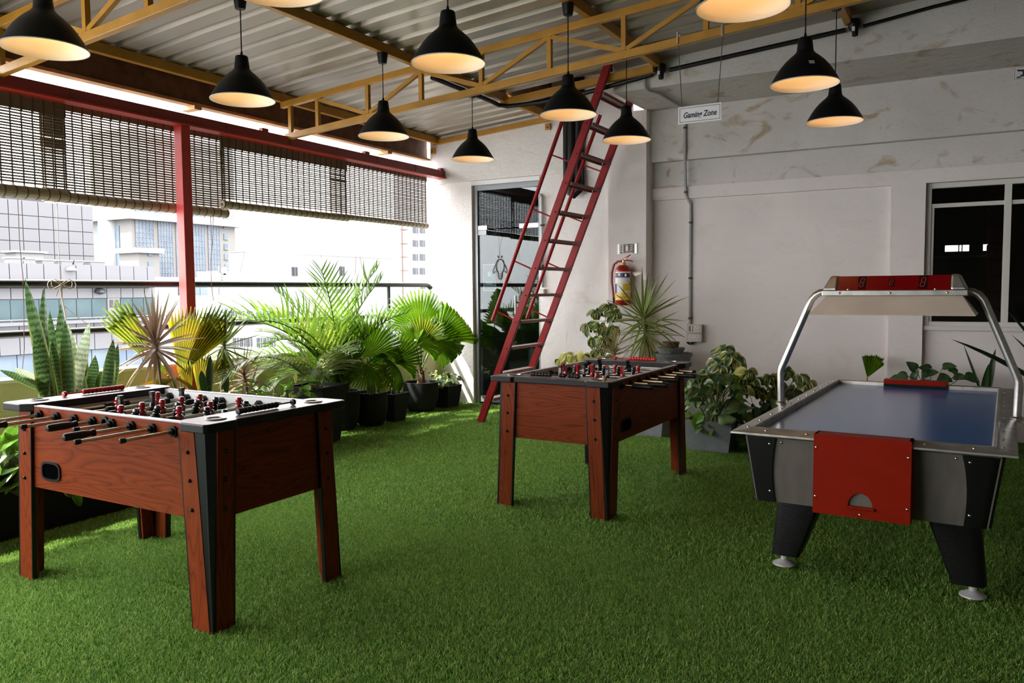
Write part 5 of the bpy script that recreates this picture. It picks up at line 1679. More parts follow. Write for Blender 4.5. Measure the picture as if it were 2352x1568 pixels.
def frond_mesh(mt, n=26, droop=1.0, ll=.36, lw=.016, vee=.55, ldroop=.5):
    """arching rachis of length 1 along +x with paired leaflets"""
    b = MB()
    x = z = 0.0
    pts = []
    for i in range(n + 1):
        t = i / n
        th = -droop * t ** 1.3
        pts.append((Vector((x, 0, z)), Vector((math.cos(th), 0, math.sin(th)))))
        x += math.cos(th) / n; z += math.sin(th) / n
    b.tube([p for p, d in pts], [.008 * (1 - .8 * i / n) + .001 for i in range(n + 1)], 5)
    for i in range(int(n * .16), n + 1):
        p, d = pts[i]
        t = i / n
        L = ll * (math.sin(math.pi * (t * .78 + .16)) ** .7)
        up = Vector((-d.z, 0, d.x))
        for s in (-1, 1):
            fwd = .55 + .6 * t
            a = (d * fwd + Vector((0, s, 0)) + up * (vee * random.uniform(.5, 1.3))).normalized()
            sd = d
            o = len(b.v)
            k = 4
            q = Vector(p)
            cur = a.copy()
            for j in range(k + 1):
                w = lw * (1.0, 1.15, .95, .6, .05)[j]
                b.v += [tuple(q - sd * w), tuple(q + sd * w)]
                q = q + cur * (L / k)
                cur = (cur + Vector((0, 0, -ldroop / k * 1.5))).normalized()
            for j in range(k): b.f.append((o + 2 * j, o + 2 * j + 1, o + 2 * j + 3, o + 2 * j + 2))
    return b.mesh('frond', mt, False)


def fan_mesh(mt, span=200, n=24, split=.62, droop=.5, pleat=.02, back=.55):
    """round pleated palm blade, attachment at the origin, middle segment along +x"""
    b = MB()
    h = span / 2
    rs = (0.03, .25, .5, split, .82, 1.0)
    for i in range(n):
        a0, a1 = R(-h + span * i / n), R(-h + span * (i + 1) / n)
        am = (a0 + a1) / 2
        Rm = 1.0 - back * (abs(am) / R(max(h, 1))) ** 2 * .6
        Rm *= random.uniform(.93, 1.05)
        o = len(b.v)
        for q, r in enumerate(rs):
            rr = r * Rm
            dz = -droop * (r ** 2) * .5
            wf = 1.0 if r <= split else (1 - (r - split) / (1 - split)) ** .8
            wf = max(wf, .03)
            e0, e1 = am + (a0 - am) * wf, am + (a1 - am) * wf
            dtip = -droop * .5 * max(0, r - split) ** 1.5 * random.uniform(.2, 1.8)
            pl = pleat * r * 3
            b.v += [(rr * math.cos(e0), rr * math.sin(e0), dz + dtip - pl), (rr * math.cos(am), rr * math.sin(am), dz + dtip + pl), (rr * math.cos(e1), rr * math.sin(e1), dz + dtip - pl)]
        for q in range(len(rs) - 1):
            for j in range(2):
                b.f.append((o + 3 * q + j, o + 3 * q + j + 1, o + 3 * q + j + 4, o + 3 * q + j + 3))
    return b.mesh('fan_leaf', mt, False)


def round_pot(t, r, h, mt, soil=.04):
    pr = [(r * .62, 0), (r * .82, h * .12), (r * .97, h * .4), (r * 1.03, h * .7), (r, h * .95), (r, h), (r - .022, h), (r - .026, h - soil), (0.001, h - soil - .005)]
    MB().lathe([(0.001, 0.0)] + pr, 30).build('pot', mt, t, True, 35)
    MB().lathe([(r - .027, h - soil), (r * .5, h - soil + .012), (0.001, h - soil + .008)], 20).build('soil', 'soil', t, True)


def square_pot(t, w, wb, h, mt, wy=None, wby=None):
    wy = wy or w; wby = wby or wb
    a, b_, ay, by = w / 2, wb / 2, wy / 2, wby / 2
    q = .022
    m = MB()
    m.v += [(-b_, -by, 0), (b_, -by, 0), (b_, by, 0), (-b_, by, 0), (-a, -ay, h), (a, -ay, h), (a, ay, h), (-a, ay, h),
            (-a + q, -ay + q, h), (a - q, -ay + q, h), (a - q, ay - q, h), (-a + q, ay - q, h), (-a + q, -ay + q, h - .05), (a - q, -ay + q, h - .05), (a - q, ay - q, h - .05), (-a + q, ay - q, h - .05)]
    m.f += [(0, 3, 2, 1), (12, 13, 14, 15)]
    for k in range(4):
        j = (k + 1) % 4
        m.f += [(k, j, 4 + j, 4 + k), (4 + k, 4 + j, 8 + j, 8 + k), (8 + k, 8 + j, 12 + j, 12 + k)]
    m.build('pot', mt, t)
    MB().box(-a + q + .002, a - q - .002, -ay + q + .002, ay - q - .002, h - .052, h - .035).build('soil', 'soil', t)


CAMD = lambda p: (Vector((0, 0, 1.5)) - Vector(p)).normalized()


def L_(v, t): return Vector(v) - Vector(t.location)


def leaf_px(t, me, base, tip, W, nrm=None, name='leaf', petiole=None, prad=.006):
    """world base and tip -> leaf object under t"""
    base, tip = Vector(base), Vector(tip)
    d = tip - base
    nr = nrm if nrm is not None else (CAMD(base) + Vector((0, 0, .35)))
    place(me, t, L_(base, t), d, nr, d.length, W, name)
    if petiole is not None:
        a, c = L_(petiole, t), L_(base, t)
        mid = (a + c) / 2 + Vector((0, 0, .03))
        MB().tube([a, mid, c], [prad * 1.3, prad, prad * .8], 6).build('petiole', 'stem_green', t, True)


def rosette(t, c, L, W, key, n=40, lo=-40, hi=85, stem=None, srad=.012):
    c = Vector(c)
    for i in range(n):
        u = (i + .5) / n
        el = R(hi - (hi - lo) * u ** .9 + random.uniform(-8, 8))
        az = i * 2.399 + random.uniform(-.25, .25)
        d = Vector((math.cos(el) * math.cos(az), math.cos(el) * math.sin(az), math.sin(el)))
        k = 0 if u < .35 else (1 if u < .75 else 2)
        if random.random() < .12: k = 3
        place(STRAP[key][k], t, c + Vector((0, 0, -.10 * u)), d, (Vector((0, 0, 1)) + CAMD(c + Vector(t.location)) * .9) if abs(d.z) < .95 else CAMD(c + Vector(t.location)), L * random.uniform(.75, 1.12), W * random.uniform(.8, 1.2))
    if stem:
        MB().tube([stem, (Vector(stem) + c) / 2 + Vector((random.uniform(-.02, .02), random.uniform(-.02, .02), 0)), c], [srad * 1.2, srad, srad], 8).build('stem', 'stem_brown', t, True)


def umbrella(t, c, stem_from, n, L, W, key, tilt=None):
    """one compound leaf of a schefflera: leaflets radiating from c and drooping"""
    c = Vector(c)
    ax = Vector(tilt).normalized() if tilt else (CAMD(c + Vector(t.location)) + Vector((random.uniform(-.5, .5), random.uniform(-.3, .3), .5))).normalized()
    u = ax.cross(Vector((0, 0, 1))); u = u.normalized() if u.length > .01 else Vector((1, 0, 0))
    v = ax.cross(u)
    a0 = random.uniform(0, 6)
    for i in range(n):
        a = a0 + 2 * math.pi * i / n + random.uniform(-.15, .15)
        d = (u * math.cos(a) + v * math.sin(a) + ax * .1 + Vector((0, 0, -.8))).normalized()
        kk = key if random.random() < .8 else random.choice(('v', 'w', 'y') if key != 'd' else ('d', 'd', 'w'))
        place(OVAL[kk][random.randrange(2)], t, c, d, ax, L * random.uniform(.8, 1.15), W * random.uniform(.85, 1.15), 'leaflet')
    a = Vector(stem_from)
    MB().tube([a, (a + c) / 2 + Vector((0, 0, .02)), c], [.006, .004, .003], 5).build('leaf_stalk', 'stem_green', t, True)


def clump(t, centre, spread, n, L, key, zlo=0.0, up=.3, stalk=True):
    """leafy clump of heart-shaped leaves around a centre"""
    for i in range(n):
        a = random.uniform(0, 2 * math.pi)
        r = math.sqrt(random.random())
        p = Vector((centre[0] + spread[0] * r * math.cos(a), centre[1] + spread[1] * r * math.sin(a), centre[2] + random.uniform(zlo, spread[2])))
        d = Vector((math.cos(a) * r + random.uniform(-.4, .4), math.sin(a) * r + random.uniform(-.4, .4), random.uniform(-.7, .2)))
        nr = (CAMD(p + Vector(t.location)) * .7 + Vector((random.uniform(-.5, .5), random.uniform(-.5, .5), .8)))
        s = L * random.uniform(.6, 1.15)
        k = key if isinstance(key, str) else random.choice(key)
        place(HEART[k][random.randrange(2)], t, p, d, nr, s, s * random.uniform(.36, .46))
        if stalk and i % 2 == 0:
            b0 = Vector((centre[0] + random.uniform(-.3, .3) * spread[0], centre[1] + random.uniform(-.3, .3) * spread[1], centre[2] + zlo - .02))
            MB().tube([b0, (b0 + p) / 2 + Vector((0, 0, .04)), p], .003, 4).build('stalk', 'stem_green', t, True)


# ---------- balcony side, left to right
# long dark planter with pothos under the left end of the near table
t = thing('planter_box', 'long black planter box with broad pothos leaves behind the near table', 'planter', (-5.20, 2.55, 0))
square_pot(t, .44, .38, .42, 'planter_dark', 1.9, 1.8)
for (b0, t0, k) in (((40, 985), (2, 1030), 'p'), ((48, 1005), (8, 1058), 'i'), ((25, 1040), (44, 975), 'p'), ((50, 1050), (5, 1085), 'v'), ((30, 1060), (-8, 1120), 'p'), ((52, 1075), (12, 1130), 'p'), ((20, 1090), (48, 1140), 'd'),
                    ((0, 1000), (35, 1045), 'p'), ((10, 1020), (-20, 1075), 'i'), ((42, 1095), (0, 1125), 'v'), ((15, 1050), (45, 1110), 'd')):
    leaf_px(t, HEART[k][0], pxX(*b0, -5.02), pxX(*t0, -4.95), .05)
for (b0, t0, k) in (((150, 1118), (170, 1146), 'v'), ((172, 1130), (190, 1170), 'p'), ((160, 1110), (180, 1140), 'i')):
    leaf_px(t, HEART[k][1], pxX(*b0, -4.99), pxX(*t0, -4.95), .03)
for i in range(9):
    y_ = -.85 + i * .2
    MB().tube([(random.uniform(-.1, .1), y_, .38), (.1, y_ + .03, .55 + .05 * (i % 3)), (.16, y_ + .05, .50)], .004, 5).build('stalk', 'stem_green', t, True)
clump(t, (0, .35, .45), (.17, .5, .16), 18, .13, ('p', 'i', 'd'), 0)

# snake plant
XS_ = -5.62
t = thing('snake_plant', 'tall banded snake plant rising behind the near foosball table', 'plant', (-5.62, 3.42, 0))
round_pot(t, .22, .46, 'pot_charcoal')
SN = [((120, 915), (57, 638), 27, 'g', 0), ((105, 900), (88, 655), 20, 'g', 1), ((150, 930), (139, 697), 30, 'g', 0), ((130, 925), (109, 708), 22, 'g', 2), ((112, 940), (71, 742), 34, 'g', 2), ((160, 925), (150, 735), 28, 'g', 0),
      ((175, 900), (164, 740), 22, 'p', 1), ((168, 905), (196, 738), 26, 'p', 2), ((193, 910), (207, 755), 14, 'g', 1), ((205, 930), (219, 815), 30, 'g', 0), ((120, 930), (80, 770), 24, 'p', 0), ((180, 930), (160, 800), 30, 'p', 0),
      ((240, 925), (262, 775), 26, 'g', 1), ((250, 930), (271, 788), 22, 'g', 0), ((95, 890), (8, 849), 18, 'g', 1), ((92, 880), (38, 846), 18, 'p', 1), ((135, 930), (120, 780), 26, 'g', 0), ((192, 935), (180, 830), 26, 'g', 0), ((145, 930), (165, 790), 24, 'g', 2), ((125, 940), (100, 800), 30, 'g', 0), ((165, 940), (172, 770), 26, 'p', 0), ((215, 940), (196, 790), 20, 'g', 1), ((140, 940), (128, 740), 22, 'g', 1), ((228, 940), (232, 850), 26, 'g', 0)]
for i, (b0, t0, w, k, v) in enumerate(SN):
    dx = random.uniform(-.10, .10)
    bb0 = pxX(*b0, XS_ + dx)
    tt0 = pxX(*t0, XS_ + dx + random.uniform(-.04, .04))
    bb0 = bb0 + (bb0 - tt0) * .35
    leaf_px(t, SNAKE[k][v], bb0, tt0, w * .98 / 2 / 285, nrm=CAMD(bb0) + Vector((random.uniform(-.3, .3), random.uniform(-.6, .6), 0)))

# dracaenas
t = thing('dracaena', 'red edged spiky dracaena on a thin stem left of the red post', 'plant', (-5.55, 4.08, 0))
round_pot(t, .17, .34, 'pot_charcoal')
c = pxX(358, 782, -5.55)
rosette(t, L_(c, t), .40, .0115, 'r', 64, -50, 88, stem=(0, 0, .30), srad=.010)
t = thing('dracaena', 'green striped dracaena with a bent stem right of the red post', 'plant', (-5.6, 4.72, 0))
round_pot(t, .16, .34, 'pot_charcoal')
c = pxX(515, 785, -5.6)
rosette(t, L_(c, t), .34, .011, 'g', 48, -85, 85, stem=(0, 0, .30), srad=.011)
t = thing('dracaena', 'low dracaena with brownish leaves beside the square pot palm', 'plant', (-5.6, 5.03, 0))
round_pot(t, .15, .32, 'pot_charcoal')
c = pxX(560, 855, -5.6)
rosette(t, L_(c, t), .33, .010, 'r', 32, -30, 80, stem=(0, 0, .28), srad=.012)
rosette(t, L_(c, t) + Vector((.05, .03, -.12)), .26, .009, 'y', 16, -40, 60)

# yellow bifid palm by the post
FANS = {'y': fan_mesh('lf_fan_gold', 62, 20, .80, .25, .018, .15), 'n': fan_mesh('lf_fan_y', 24, 9, .86, .2, .02, .1), 'd': fan_mesh('lf_fan_dry', 50, 10, .7, 1.5, .03, .2), 'o': fan_mesh('lf_fan_gold', 34, 8, .85, .5, .03, .2)}
t = thing('yellow_palm', 'yellowing broad palm leaf fanning out around the red post', 'plant', (-5.72, 4.45, 0))
square_pot(t, .36, .28, .40, 'pot_charcoal')
top = Vector(t.location) + Vector((0, 0, .38))


def fan(t, key, a, tip, planeb, planet, pet=None, nrm=None, ws=1.0, lib=None):
    b0, t0 = pxX(*a, planeb), pxX(*tip, planet)
    d = t0 - b0
    me = (lib or FANS)[key]
    place(me, t, L_(b0, t), d, nrm if nrm is not None else CAMD(b0) + Vector((0, 0, .25)), d.length, d.length * ws, 'fan_leaf')
    if pet is not None:
        p0 = L_(pet, t); p1 = L_(b0, t)
        MB().tube([p0, (p0 + p1) / 2 + Vector((0, 0, .015)), p1], [.012, .008, .006], 6).build('petiole', 'stem_green', t, True)


fan(t, 'y', (412, 862), (470, 705), -5.70, -5.62, top)
fan(t, 'n', (385, 862), (262, 712), -5.70, -5.70, top)
fan(t, 'n', (420, 862), (515, 700), -5.66, -5.60, top)
fan(t, 'd', (400, 870), (285, 868), -5.60, -5.55, top, nrm=Vector((.3, -.3, 1)))
fan(t, 'd', (395, 868), (460, 866), -5.58, -5.50, top, nrm=Vector((.3, -.3, 1)))
fan(t, 'o', (455, 900), (462, 808), -5.66, -5.6, top)
fan(t, 'o', (470, 905), (510, 820), -5.62, -5.55, top)
fan(t, 'o', (440, 905), (425, 840), -5.6, -5.55, top)
for (b0, t0) in (((480, 905), (483, 815)), ((470, 905), (462, 850)), ((520, 900), (516, 850))):
    leaf_px(t, SNAKE['d'][0], pxX(*b0, -5.55), pxX(*t0, -5.55), .03)

# pothos clump in front of the parapet
t = thing('pothos', 'bright green pothos clump beside the square charcoal pot', 'plant', (-5.52, 5.30, 0))
square_pot(t, .34, .26, .40, 'cement_grey')
clump(t, (0, 0, .40), (.27, .42, .32), 80, .10, ('p', 'p', 'y', 'v'), -.06)

# areca palm in round pot
FR = [frond_mesh('lf_areca', 24, .7, .34, .0095, .9, .35), frond_mesh('lf_areca', 23, 1.2, .36, .0095, 1.0, .5), frond_mesh('lf_areca_y', 22, .9, .33, .0095, .8, .4), frond_mesh('lf_areca', 22, 1.6, .34, .0095, .7, .7)]
FG = [frond_mesh('lf_palm_grey', 36, 1.9, .42, .009, .2, 1.1), frond_mesh('lf_palm_grey', 34, 1.5, .40, .009, .3, .9), frond_mesh('lf_areca_y', 34, 1.7, .40, .009, .3, 1.0)]
t = thing('areca_palm', 'large feathery areca palm, tallest plant in front of the railing', 'plant', (-5.84, 6.52, 0))
round_pot(t, .19, .43, 'pot_charcoal')
ARF = [((735, 880), (765, 615), 0), ((720, 880), (612, 650), 1), ((760, 885), (840, 680), 1), ((750, 880), (700, 655), 0), ((745, 880), (660, 680), 2), ((770, 885), (800, 640), 0), ((765, 880), (730, 640), 2), ((740, 885), (640, 760), 1),
       ((775, 885), (850, 740), 3), ((755, 885), (790, 700), 2), ((745, 885), (690, 740), 3), ((765, 885), (745, 720), 1), ((770, 890), (810, 760), 2), ((740, 890), (680, 800), 3), ((780, 890), (835, 800), 3), ((755, 885), (720, 760), 0), ((760, 885), (770, 770), 2),
       ((740, 880), (590, 640), 1), ((770, 880), (790, 612), 0), ((770, 880), (860, 660), 1), ((750, 880), (630, 690), 3), ((770, 880), (825, 720), 0), ((750, 880), (665, 720), 2), ((760, 885), (760, 660), 3), ((780, 885), (800, 820), 2), ((740, 885), (655, 830), 1)]
for i, (a, c, k) in enumerate(ARF):
    b0 = Vector(t.location) + Vector((random.uniform(-.07, .07), random.uniform(-.07, .07), .40))
    tip = pxX(*c, -5.84 + random.uniform(-.25, .25))
    d = (tip - b0)
    L = d.length * 1.08
    d = d + Vector((0, 0, .22 * L * (1 + k * .25)))
    place(FR[k], t, L_(b0, t), d, (0, 0, 1) if abs(d.normalized().z) < .9 else Vector((d.x * -1, -d.y, .2)), L, L * random.uniform(.62, .95), 'frond').rotation_euler.rotate_axis('X', random.uniform(-.9, .9))
for i in range(7):
    x, y_ = random.uniform(-.08, .08), random.uniform(-.08, .08)
    MB().tube([(x, y_, .38), (x * 1.3, y_ * 1.3, .62), (x * 1.8, y_ * 1.8, .85)], [.014, .011, .008], 7).build('cane', 'stem_green', t, True)

# drooping palm in square pot
t = thing('drooping_palm', 'drooping grey green palm in a tapered square charcoal pot', 'plant', (-5.55, 5.84, 0), R(8))
square_pot(t, .44, .30, .58, 'pot_charcoal')
base = Vector(t.location) + Vector((0, 0, .55))
for i, (c, k, lift) in enumerate((((600, 800), 0, .55), ((800, 800), 0, .55), ((690, 730), 1, .4), ((770, 770), 1, .5), ((640, 860), 0, .75), ((560, 800), 1, .5), ((740, 810), 2, .7), ((660, 790), 2, .5), ((720, 850), 0, .9))):
    tip = pxX(*c, -5.5 + random.uniform(-.15, .1))
    d = tip - base
    L = max(.55, d.length * 1.25)
    q = d.normalized() + Vector((0, 0, lift))
    M = M_along(L_(base, t) + Vector((random.uniform(-.04, .04), random.uniform(-.04, .04), 0)), q, (0, 0, 1), L, L * .9)
    inst('frond', FG[k], t, mw=Matrix.Rotation(-t.rotation_euler[2], 4, 'Z') @ M)

# fan palms in charcoal pots
FL = {'a': fan_mesh('lf_fan', 150, 24, .70, .35, .022, .30), 'b': fan_mesh('lf_fan', 190, 26, .66, .8, .022, .4), 'c': fan_mesh('lf_fan_y', 150, 22, .68, .4, .022, .30), 'd': fan_mesh('lf_fan', 95, 16, .70, .5, .022, .15)}


def fan_palm(label, loc, potf, leaves, trunk_h, tr=.035):
    t = thing('fan_palm', label, 'plant', loc, group='potted fan palms')
    ph = potf(t)
    MB().tube([(0, 0, ph - .05), (.01, 0, ph + trunk_h * .5), (0, .01, ph + trunk_h)], [tr * 1.5, tr, tr * .8], 9).build('trunk', 'trunk', t, True)
    for i in range(5):
        a = i * 1.3
        MB().tube([(0, 0, ph + trunk_h * .6), (.05 * math.cos(a), .05 * math.sin(a), ph + trunk_h), (.09 * math.cos(a), .09 * math.sin(a), ph + trunk_h + .03)], [.012, .008, .004], 5).build('stub', 'trunk', t)
    cr = Vector(loc) + Vector((0, 0, ph + trunk_h))
    for (key, a, tip, dxb, dxt, ws) in leaves:
        nr = None
        tip = (a[0] + (tip[0] - a[0]) * 1.22, a[1] + (tip[1] - a[1]) * 1.22)
        fan(t, key, a, tip, loc[0] + dxb, loc[0] + dxt, cr, nr, ws, FL)
    return t


def rp(r, h):
    def f_(t): round_pot(t, r, h, 'pot_charcoal'); return h
    return f_


def sp(w, wb, h):
    def f_(t): square_pot(t, w, wb, h, 'pot_charcoal'); return h
    return f_


fan_palm('fan palm with a rough trunk in a round charcoal pot', (-5.74, 6.88, 0), rp(.185, .38),
         [('a', (843, 822), (838, 735), .05, .05, 1.0), ('a', (800, 850), (770, 790), .05, .0, .9), ('b', (845, 838), (822, 868), .12, .16, 1.0), ('d', (850, 800), (900, 760), .05, .0, 1.0), ('d', (815, 800), (800, 745), -.05, -.1, .9)], .16)
fan_palm('young fan palm in a square charcoal pot between two round pots', (-5.72, 7.24, 0), sp(.28, .20, .33),
         [('a', (893, 838), (912, 760), .05, .05, .95), ('b', (905, 835), (880, 850), .1, .15, 1.0), ('b', (908, 868), (930, 868), .12, .16, 1.0), ('d', (905, 830), (945, 815), .08, .12, 1.1), ('c', (893, 872), (878, 864), .1, .15, 1.0), ('d', (885, 830), (868, 780), 0, -.05, .9)], .10, .02)
fan_palm('largest fan palm in a round charcoal pot near the glass door', (-5.87, 8.0, 0), rp(.215, .37),
         [('a', (963, 755), (938, 690), -.05, -.05, 1.0), ('d', (1000, 780), (1090, 688), .0, .1, .75), ('c', (968, 785), (975, 730), .1, .12, 1.1), ('d', (950, 800), (925, 770), .1, .1, 1.0), ('a', (985, 790), (1040, 745), .05, .1, .7), ('b', (1000, 790), (1045, 770), .15, .25, .8), ('d', (955, 790), (1010, 778), .2, .3, .7)], .14, .04)
t = thing('variegated_plant', 'small pale variegated plant in a square pot in the corner', 'plant', (-5.80, 8.42, 0))
square_pot(t, .32, .25, .29, 'pot_charcoal')
clump(t, (0, 0, .32), (.19, .19, .13), 42, .11, ('v', 'v', 'y', 'i'), -.03)

# ---------- back wall side
def schef(label, loc, pot, cl, yplane, key='v', L=.14, W=.034, n=8):
    t = thing('umbrella_plant', label, 'plant', loc, group='variegated umbrella plants')
    h = pot(t)
    nst = 3
    for i, (px_, py_) in enumerate(cl):
        c = pxY(px_, py_, yplane + random.uniform(-.12, .12))
        c = L_(c, t)
        st = Vector((random.uniform(-.05, .05), random.uniform(-.05, .05), h - .03))
        br = st.lerp(c, .6) ; br.x *= .6
        MB().tube([st, br], [.008, .006], 6).build('stem', 'stem_green', t, True)
        umbrella(t, c, br, n, L, W, key)
    return t


def cp_(w, wb, h, mt='cement_grey'):
    def f_(t): square_pot(t, w, wb, h, mt); return h
    return f_


schef('tall variegated umbrella plant between the ladder and the fire extinguisher', (-3.55, 8.15, 0), cp_(.34, .26, .36), [(1368, 712), (1348, 745), (1398, 700), (1412, 715), (1378, 745), (1395, 760), (1362, 775), (1400, 790), (1375, 805), (1352, 820), (1390, 820), (1408, 750), (1385, 775)], 8.15, 'v', .14, .038, 7)
t = thing('pale_plant', 'pale yellow leaved plant behind the far left corner of the second table', 'plant', (-3.95, 7.95, 0))
square_pot(t, .3, .24, .4, 'cement_grey')
for (px_, py_) in ((1300, 812), (1318, 818), (1340, 815), (1285, 825), (1350, 825)):
    umbrella(t, L_(pxY(px_, py_, 7.95), t), (0, 0, .4), 6, .11, .04, 'y')
t = thing('dracaena', 'tall spiky green dracaena in front of the fire extinguisher', 'plant', (-2.80, 7.80, 0))
square_pot(t, .42, .34, .34, 'cement_grey')
c = L_(pxY(1478, 722, 7.80), t)
rosette(t, c, .50, .0125, 'g', 46, -25, 85, stem=(0, 0, .30), srad=.018)
rosette(t, c + Vector((.02, 0, -.14)), .46, .012, 'g', 30, -80, 35)
rosette(t, c + Vector((.03, 0, -.2)), .42, .009, 'y', 16, -85, 0)
t = thing('dracaena', 'small dry dracaena beside the tall one behind the second table', 'plant', (-3.18, 7.75, 0))
round_pot(t, .15, .34, 'cement_grey')
rosette(t, L_(pxY(1410, 800, 7.75), t), .30, .008, 'y', 34, -20, 80, stem=(0, 0, .3), srad=.010)

# stacked grey planters
for (nm, lab, r, z0_, h, mt, rin) in (('planter_pot', 'grey round planter at the bottom of the stacked bowls', .20, 0, .66, 'cement_grey', .17), ('planter_bowl', 'wide grey bowl in the stacked planters by the wall', .235, .66, .13, 'cement_grey', .20),
                                      ('planter_bowl', 'smaller grey bowl on top of the wide grey bowl', .155, .79, .06, 'cement_grey', .13), ('clay_pot', 'small brown clay pot on top of the stacked grey bowls', .095, .85, .065, 'trunk', .08)):
    t = thing(nm, lab, 'pot', (-2.83, 8.52, z0_))
    MB().lathe([(0.001, 0), (r * .86, 0), (r * .93, h * .5), (r * .94, h * .72), (r, h * .74), (r, h), (rin, h), (rin * .9, h - .02 if h < .1 else h - .05), (0.001, h - .02 if h < .1 else h - .05)], 32).build('body', mt, t, True, 30)
    MB().lathe([(r * 1.0, h * .80), (r * 1.012, h * .86), (r * 1.0, h * .92)], 32, closed=False).build('rim_band', mt, t, True)

t = schef('variegated umbrella plant in a grey square pot beside the second table', (-2.03, 7.36, 0), cp_(.47, .38, .29), [(1664, 800), (1640, 828), (1690, 825), (1625, 862), (1700, 862), (1676, 812), (1655, 838), (1605, 900), (1690, 880), (1640, 880), (1718, 850)], 7.4, 'v', .145, .042, 7)
clump(t, (0, 0, .30), (.28, .23, .44), 115, .10, ('i', 'i', 'p', 'd', 'v'), -.10)
for (b0, t0, k) in (((1600, 960), (1600, 990), 'p'), ((1650, 965), (1690, 960), 'i'), ((1612, 950), (1590, 975), 'p')):
    leaf_px(t, HEART[k][0], pxY(*b0, 7.12), pxY(*t0, 7.10), .05)
t = schef('variegated umbrella plant behind the left corner of the air hockey table', (-1.52, 7.85, 0), cp_(.4, .32, .34, 'pot_charcoal'), [(1735, 868), (1770, 862), (1805, 848), (1838, 862), (1855, 875), (1790, 885), (1745, 892), (1825, 893), (1775, 905), (1710, 885)], 7.85, 'v', .135, .038, 6)
clump(t, (-.05, -.15, .26), (.38, .25, .30), 60, .13, ('d', 'd', 'i'), -.08)
t = thing('dark_fern_plant', 'dark green low plant on the turf beside the grey square pot', 'plant', (-1.55, 7.32, 0))
round_pot(t, .16, .2, 'pot_charcoal')
clump(t, (0, 0, .2), (.30, .26, .26), 46, .15, ('d', 'd', 'd', 'i'), -.06)
FS = {'s': fan_mesh('lf_fan', 62, 12, .93, .1, .02, .2)}
t = thing('fan_leaf_plant', 'single pleated fan leaf behind the far end of the air hockey table', 'plant', (-.82, 8.52, 0))
round_pot(t, .15, .32, 'pot_charcoal')
b0, t0 = pxY(1992, 867, 8.5), pxY(2012, 812, 8.5)
d = t0 - b0
place(FS['s'], t, L_(b0, t), d, CAMD(b0), d.length, d.length * 1.05, 'fan_leaf')
MB().tube([(0, 0, .3), L_(b0, t)], .006, 6).build('petiole', 'stem_green', t)
t = thing('syngonium', 'dark leafy arrowhead plant under the window pier', 'plant', (-.28, 8.42, 0))
round_pot(t, .2, .42, 'pot_charcoal')
for (px_, py_, a, s) in ((2085, 862, 200, .13), (2105, 850, 120, .12), (2120, 860, 30, .14), (2140, 848, 160, .12), (2165, 843, 20, .12), (2155, 865, 340, .13), (2190, 866, 10, .12), (2215, 862, 330, .14), (2200, 855, 150, .09), (2070, 870, 190, .13), (2130, 872, 270, .12), (2098, 872, 80, .12), (2175, 872, 240, .10)):
    p = pxY(px_, py_, 8.35 + random.uniform(-.1, .1))
    d = Vector((math.cos(R(a)), -.2, math.sin(R(a)) * .6))
    place(HEART['d'][0], t, L_(p, t), d, Vector((random.uniform(-.3, .3), -.7, .7)), s, s * .40)
    MB().tube([(random.uniform(-.05, .05), 0, .4), L_(p, t) * .5 + Vector((0, 0, .22)), L_(p, t)], .003, 4).build('stalk', 'stem_green', t, True)
t = thing('snake_plant', 'two dark snake plant leaves below the window mullion', 'plant', (.14, 8.2, 0))
round_pot(t, .16, .36, 'pot_charcoal')
for (b0, t0, w, v) in (((2253, 900), (2216, 790), 5, 1), ((2265, 905), (2287, 800), 14, 0), ((2258, 905), (2272, 832), 12, 2)):
    bb0, tt0 = pxY(*b0, 8.15), pxY(*t0, 8.12)
    bb0 = bb0 + (bb0 - tt0) * .6
    leaf_px(t, SNAKE['d'][v], bb0, tt0, w / 2 / 220)
t = thing('agave_plant', 'long arching dark green leaves at the right edge of the photo', 'plant', (.80, 6.75, 0))
round_pot(t, .26, .55, 'planter_dark')
c0 = Vector((.80, 6.75, .55))
for (m_, t0, w, v) in (((2290, 805), (2216, 745), 20, 1), ((2352, 765), (2313, 712), 22, 0), ((2345, 800), (2323, 768), 14, 0), ((2380, 780), (2375, 640), 24, 0), ((2420, 800), (2440, 700), 24, 0)):
    tt0 = pxY(*t0, 6.55)
    leaf_px(t, SNAKE['d'][v], c0, tt0, w / 2 / 240, nrm=CAMD(c0) * .4 + Vector((0, 0, 1)))
rosette(t, (-.22, -.25, .42), .34, .004, 'b', 22, -10, 70)
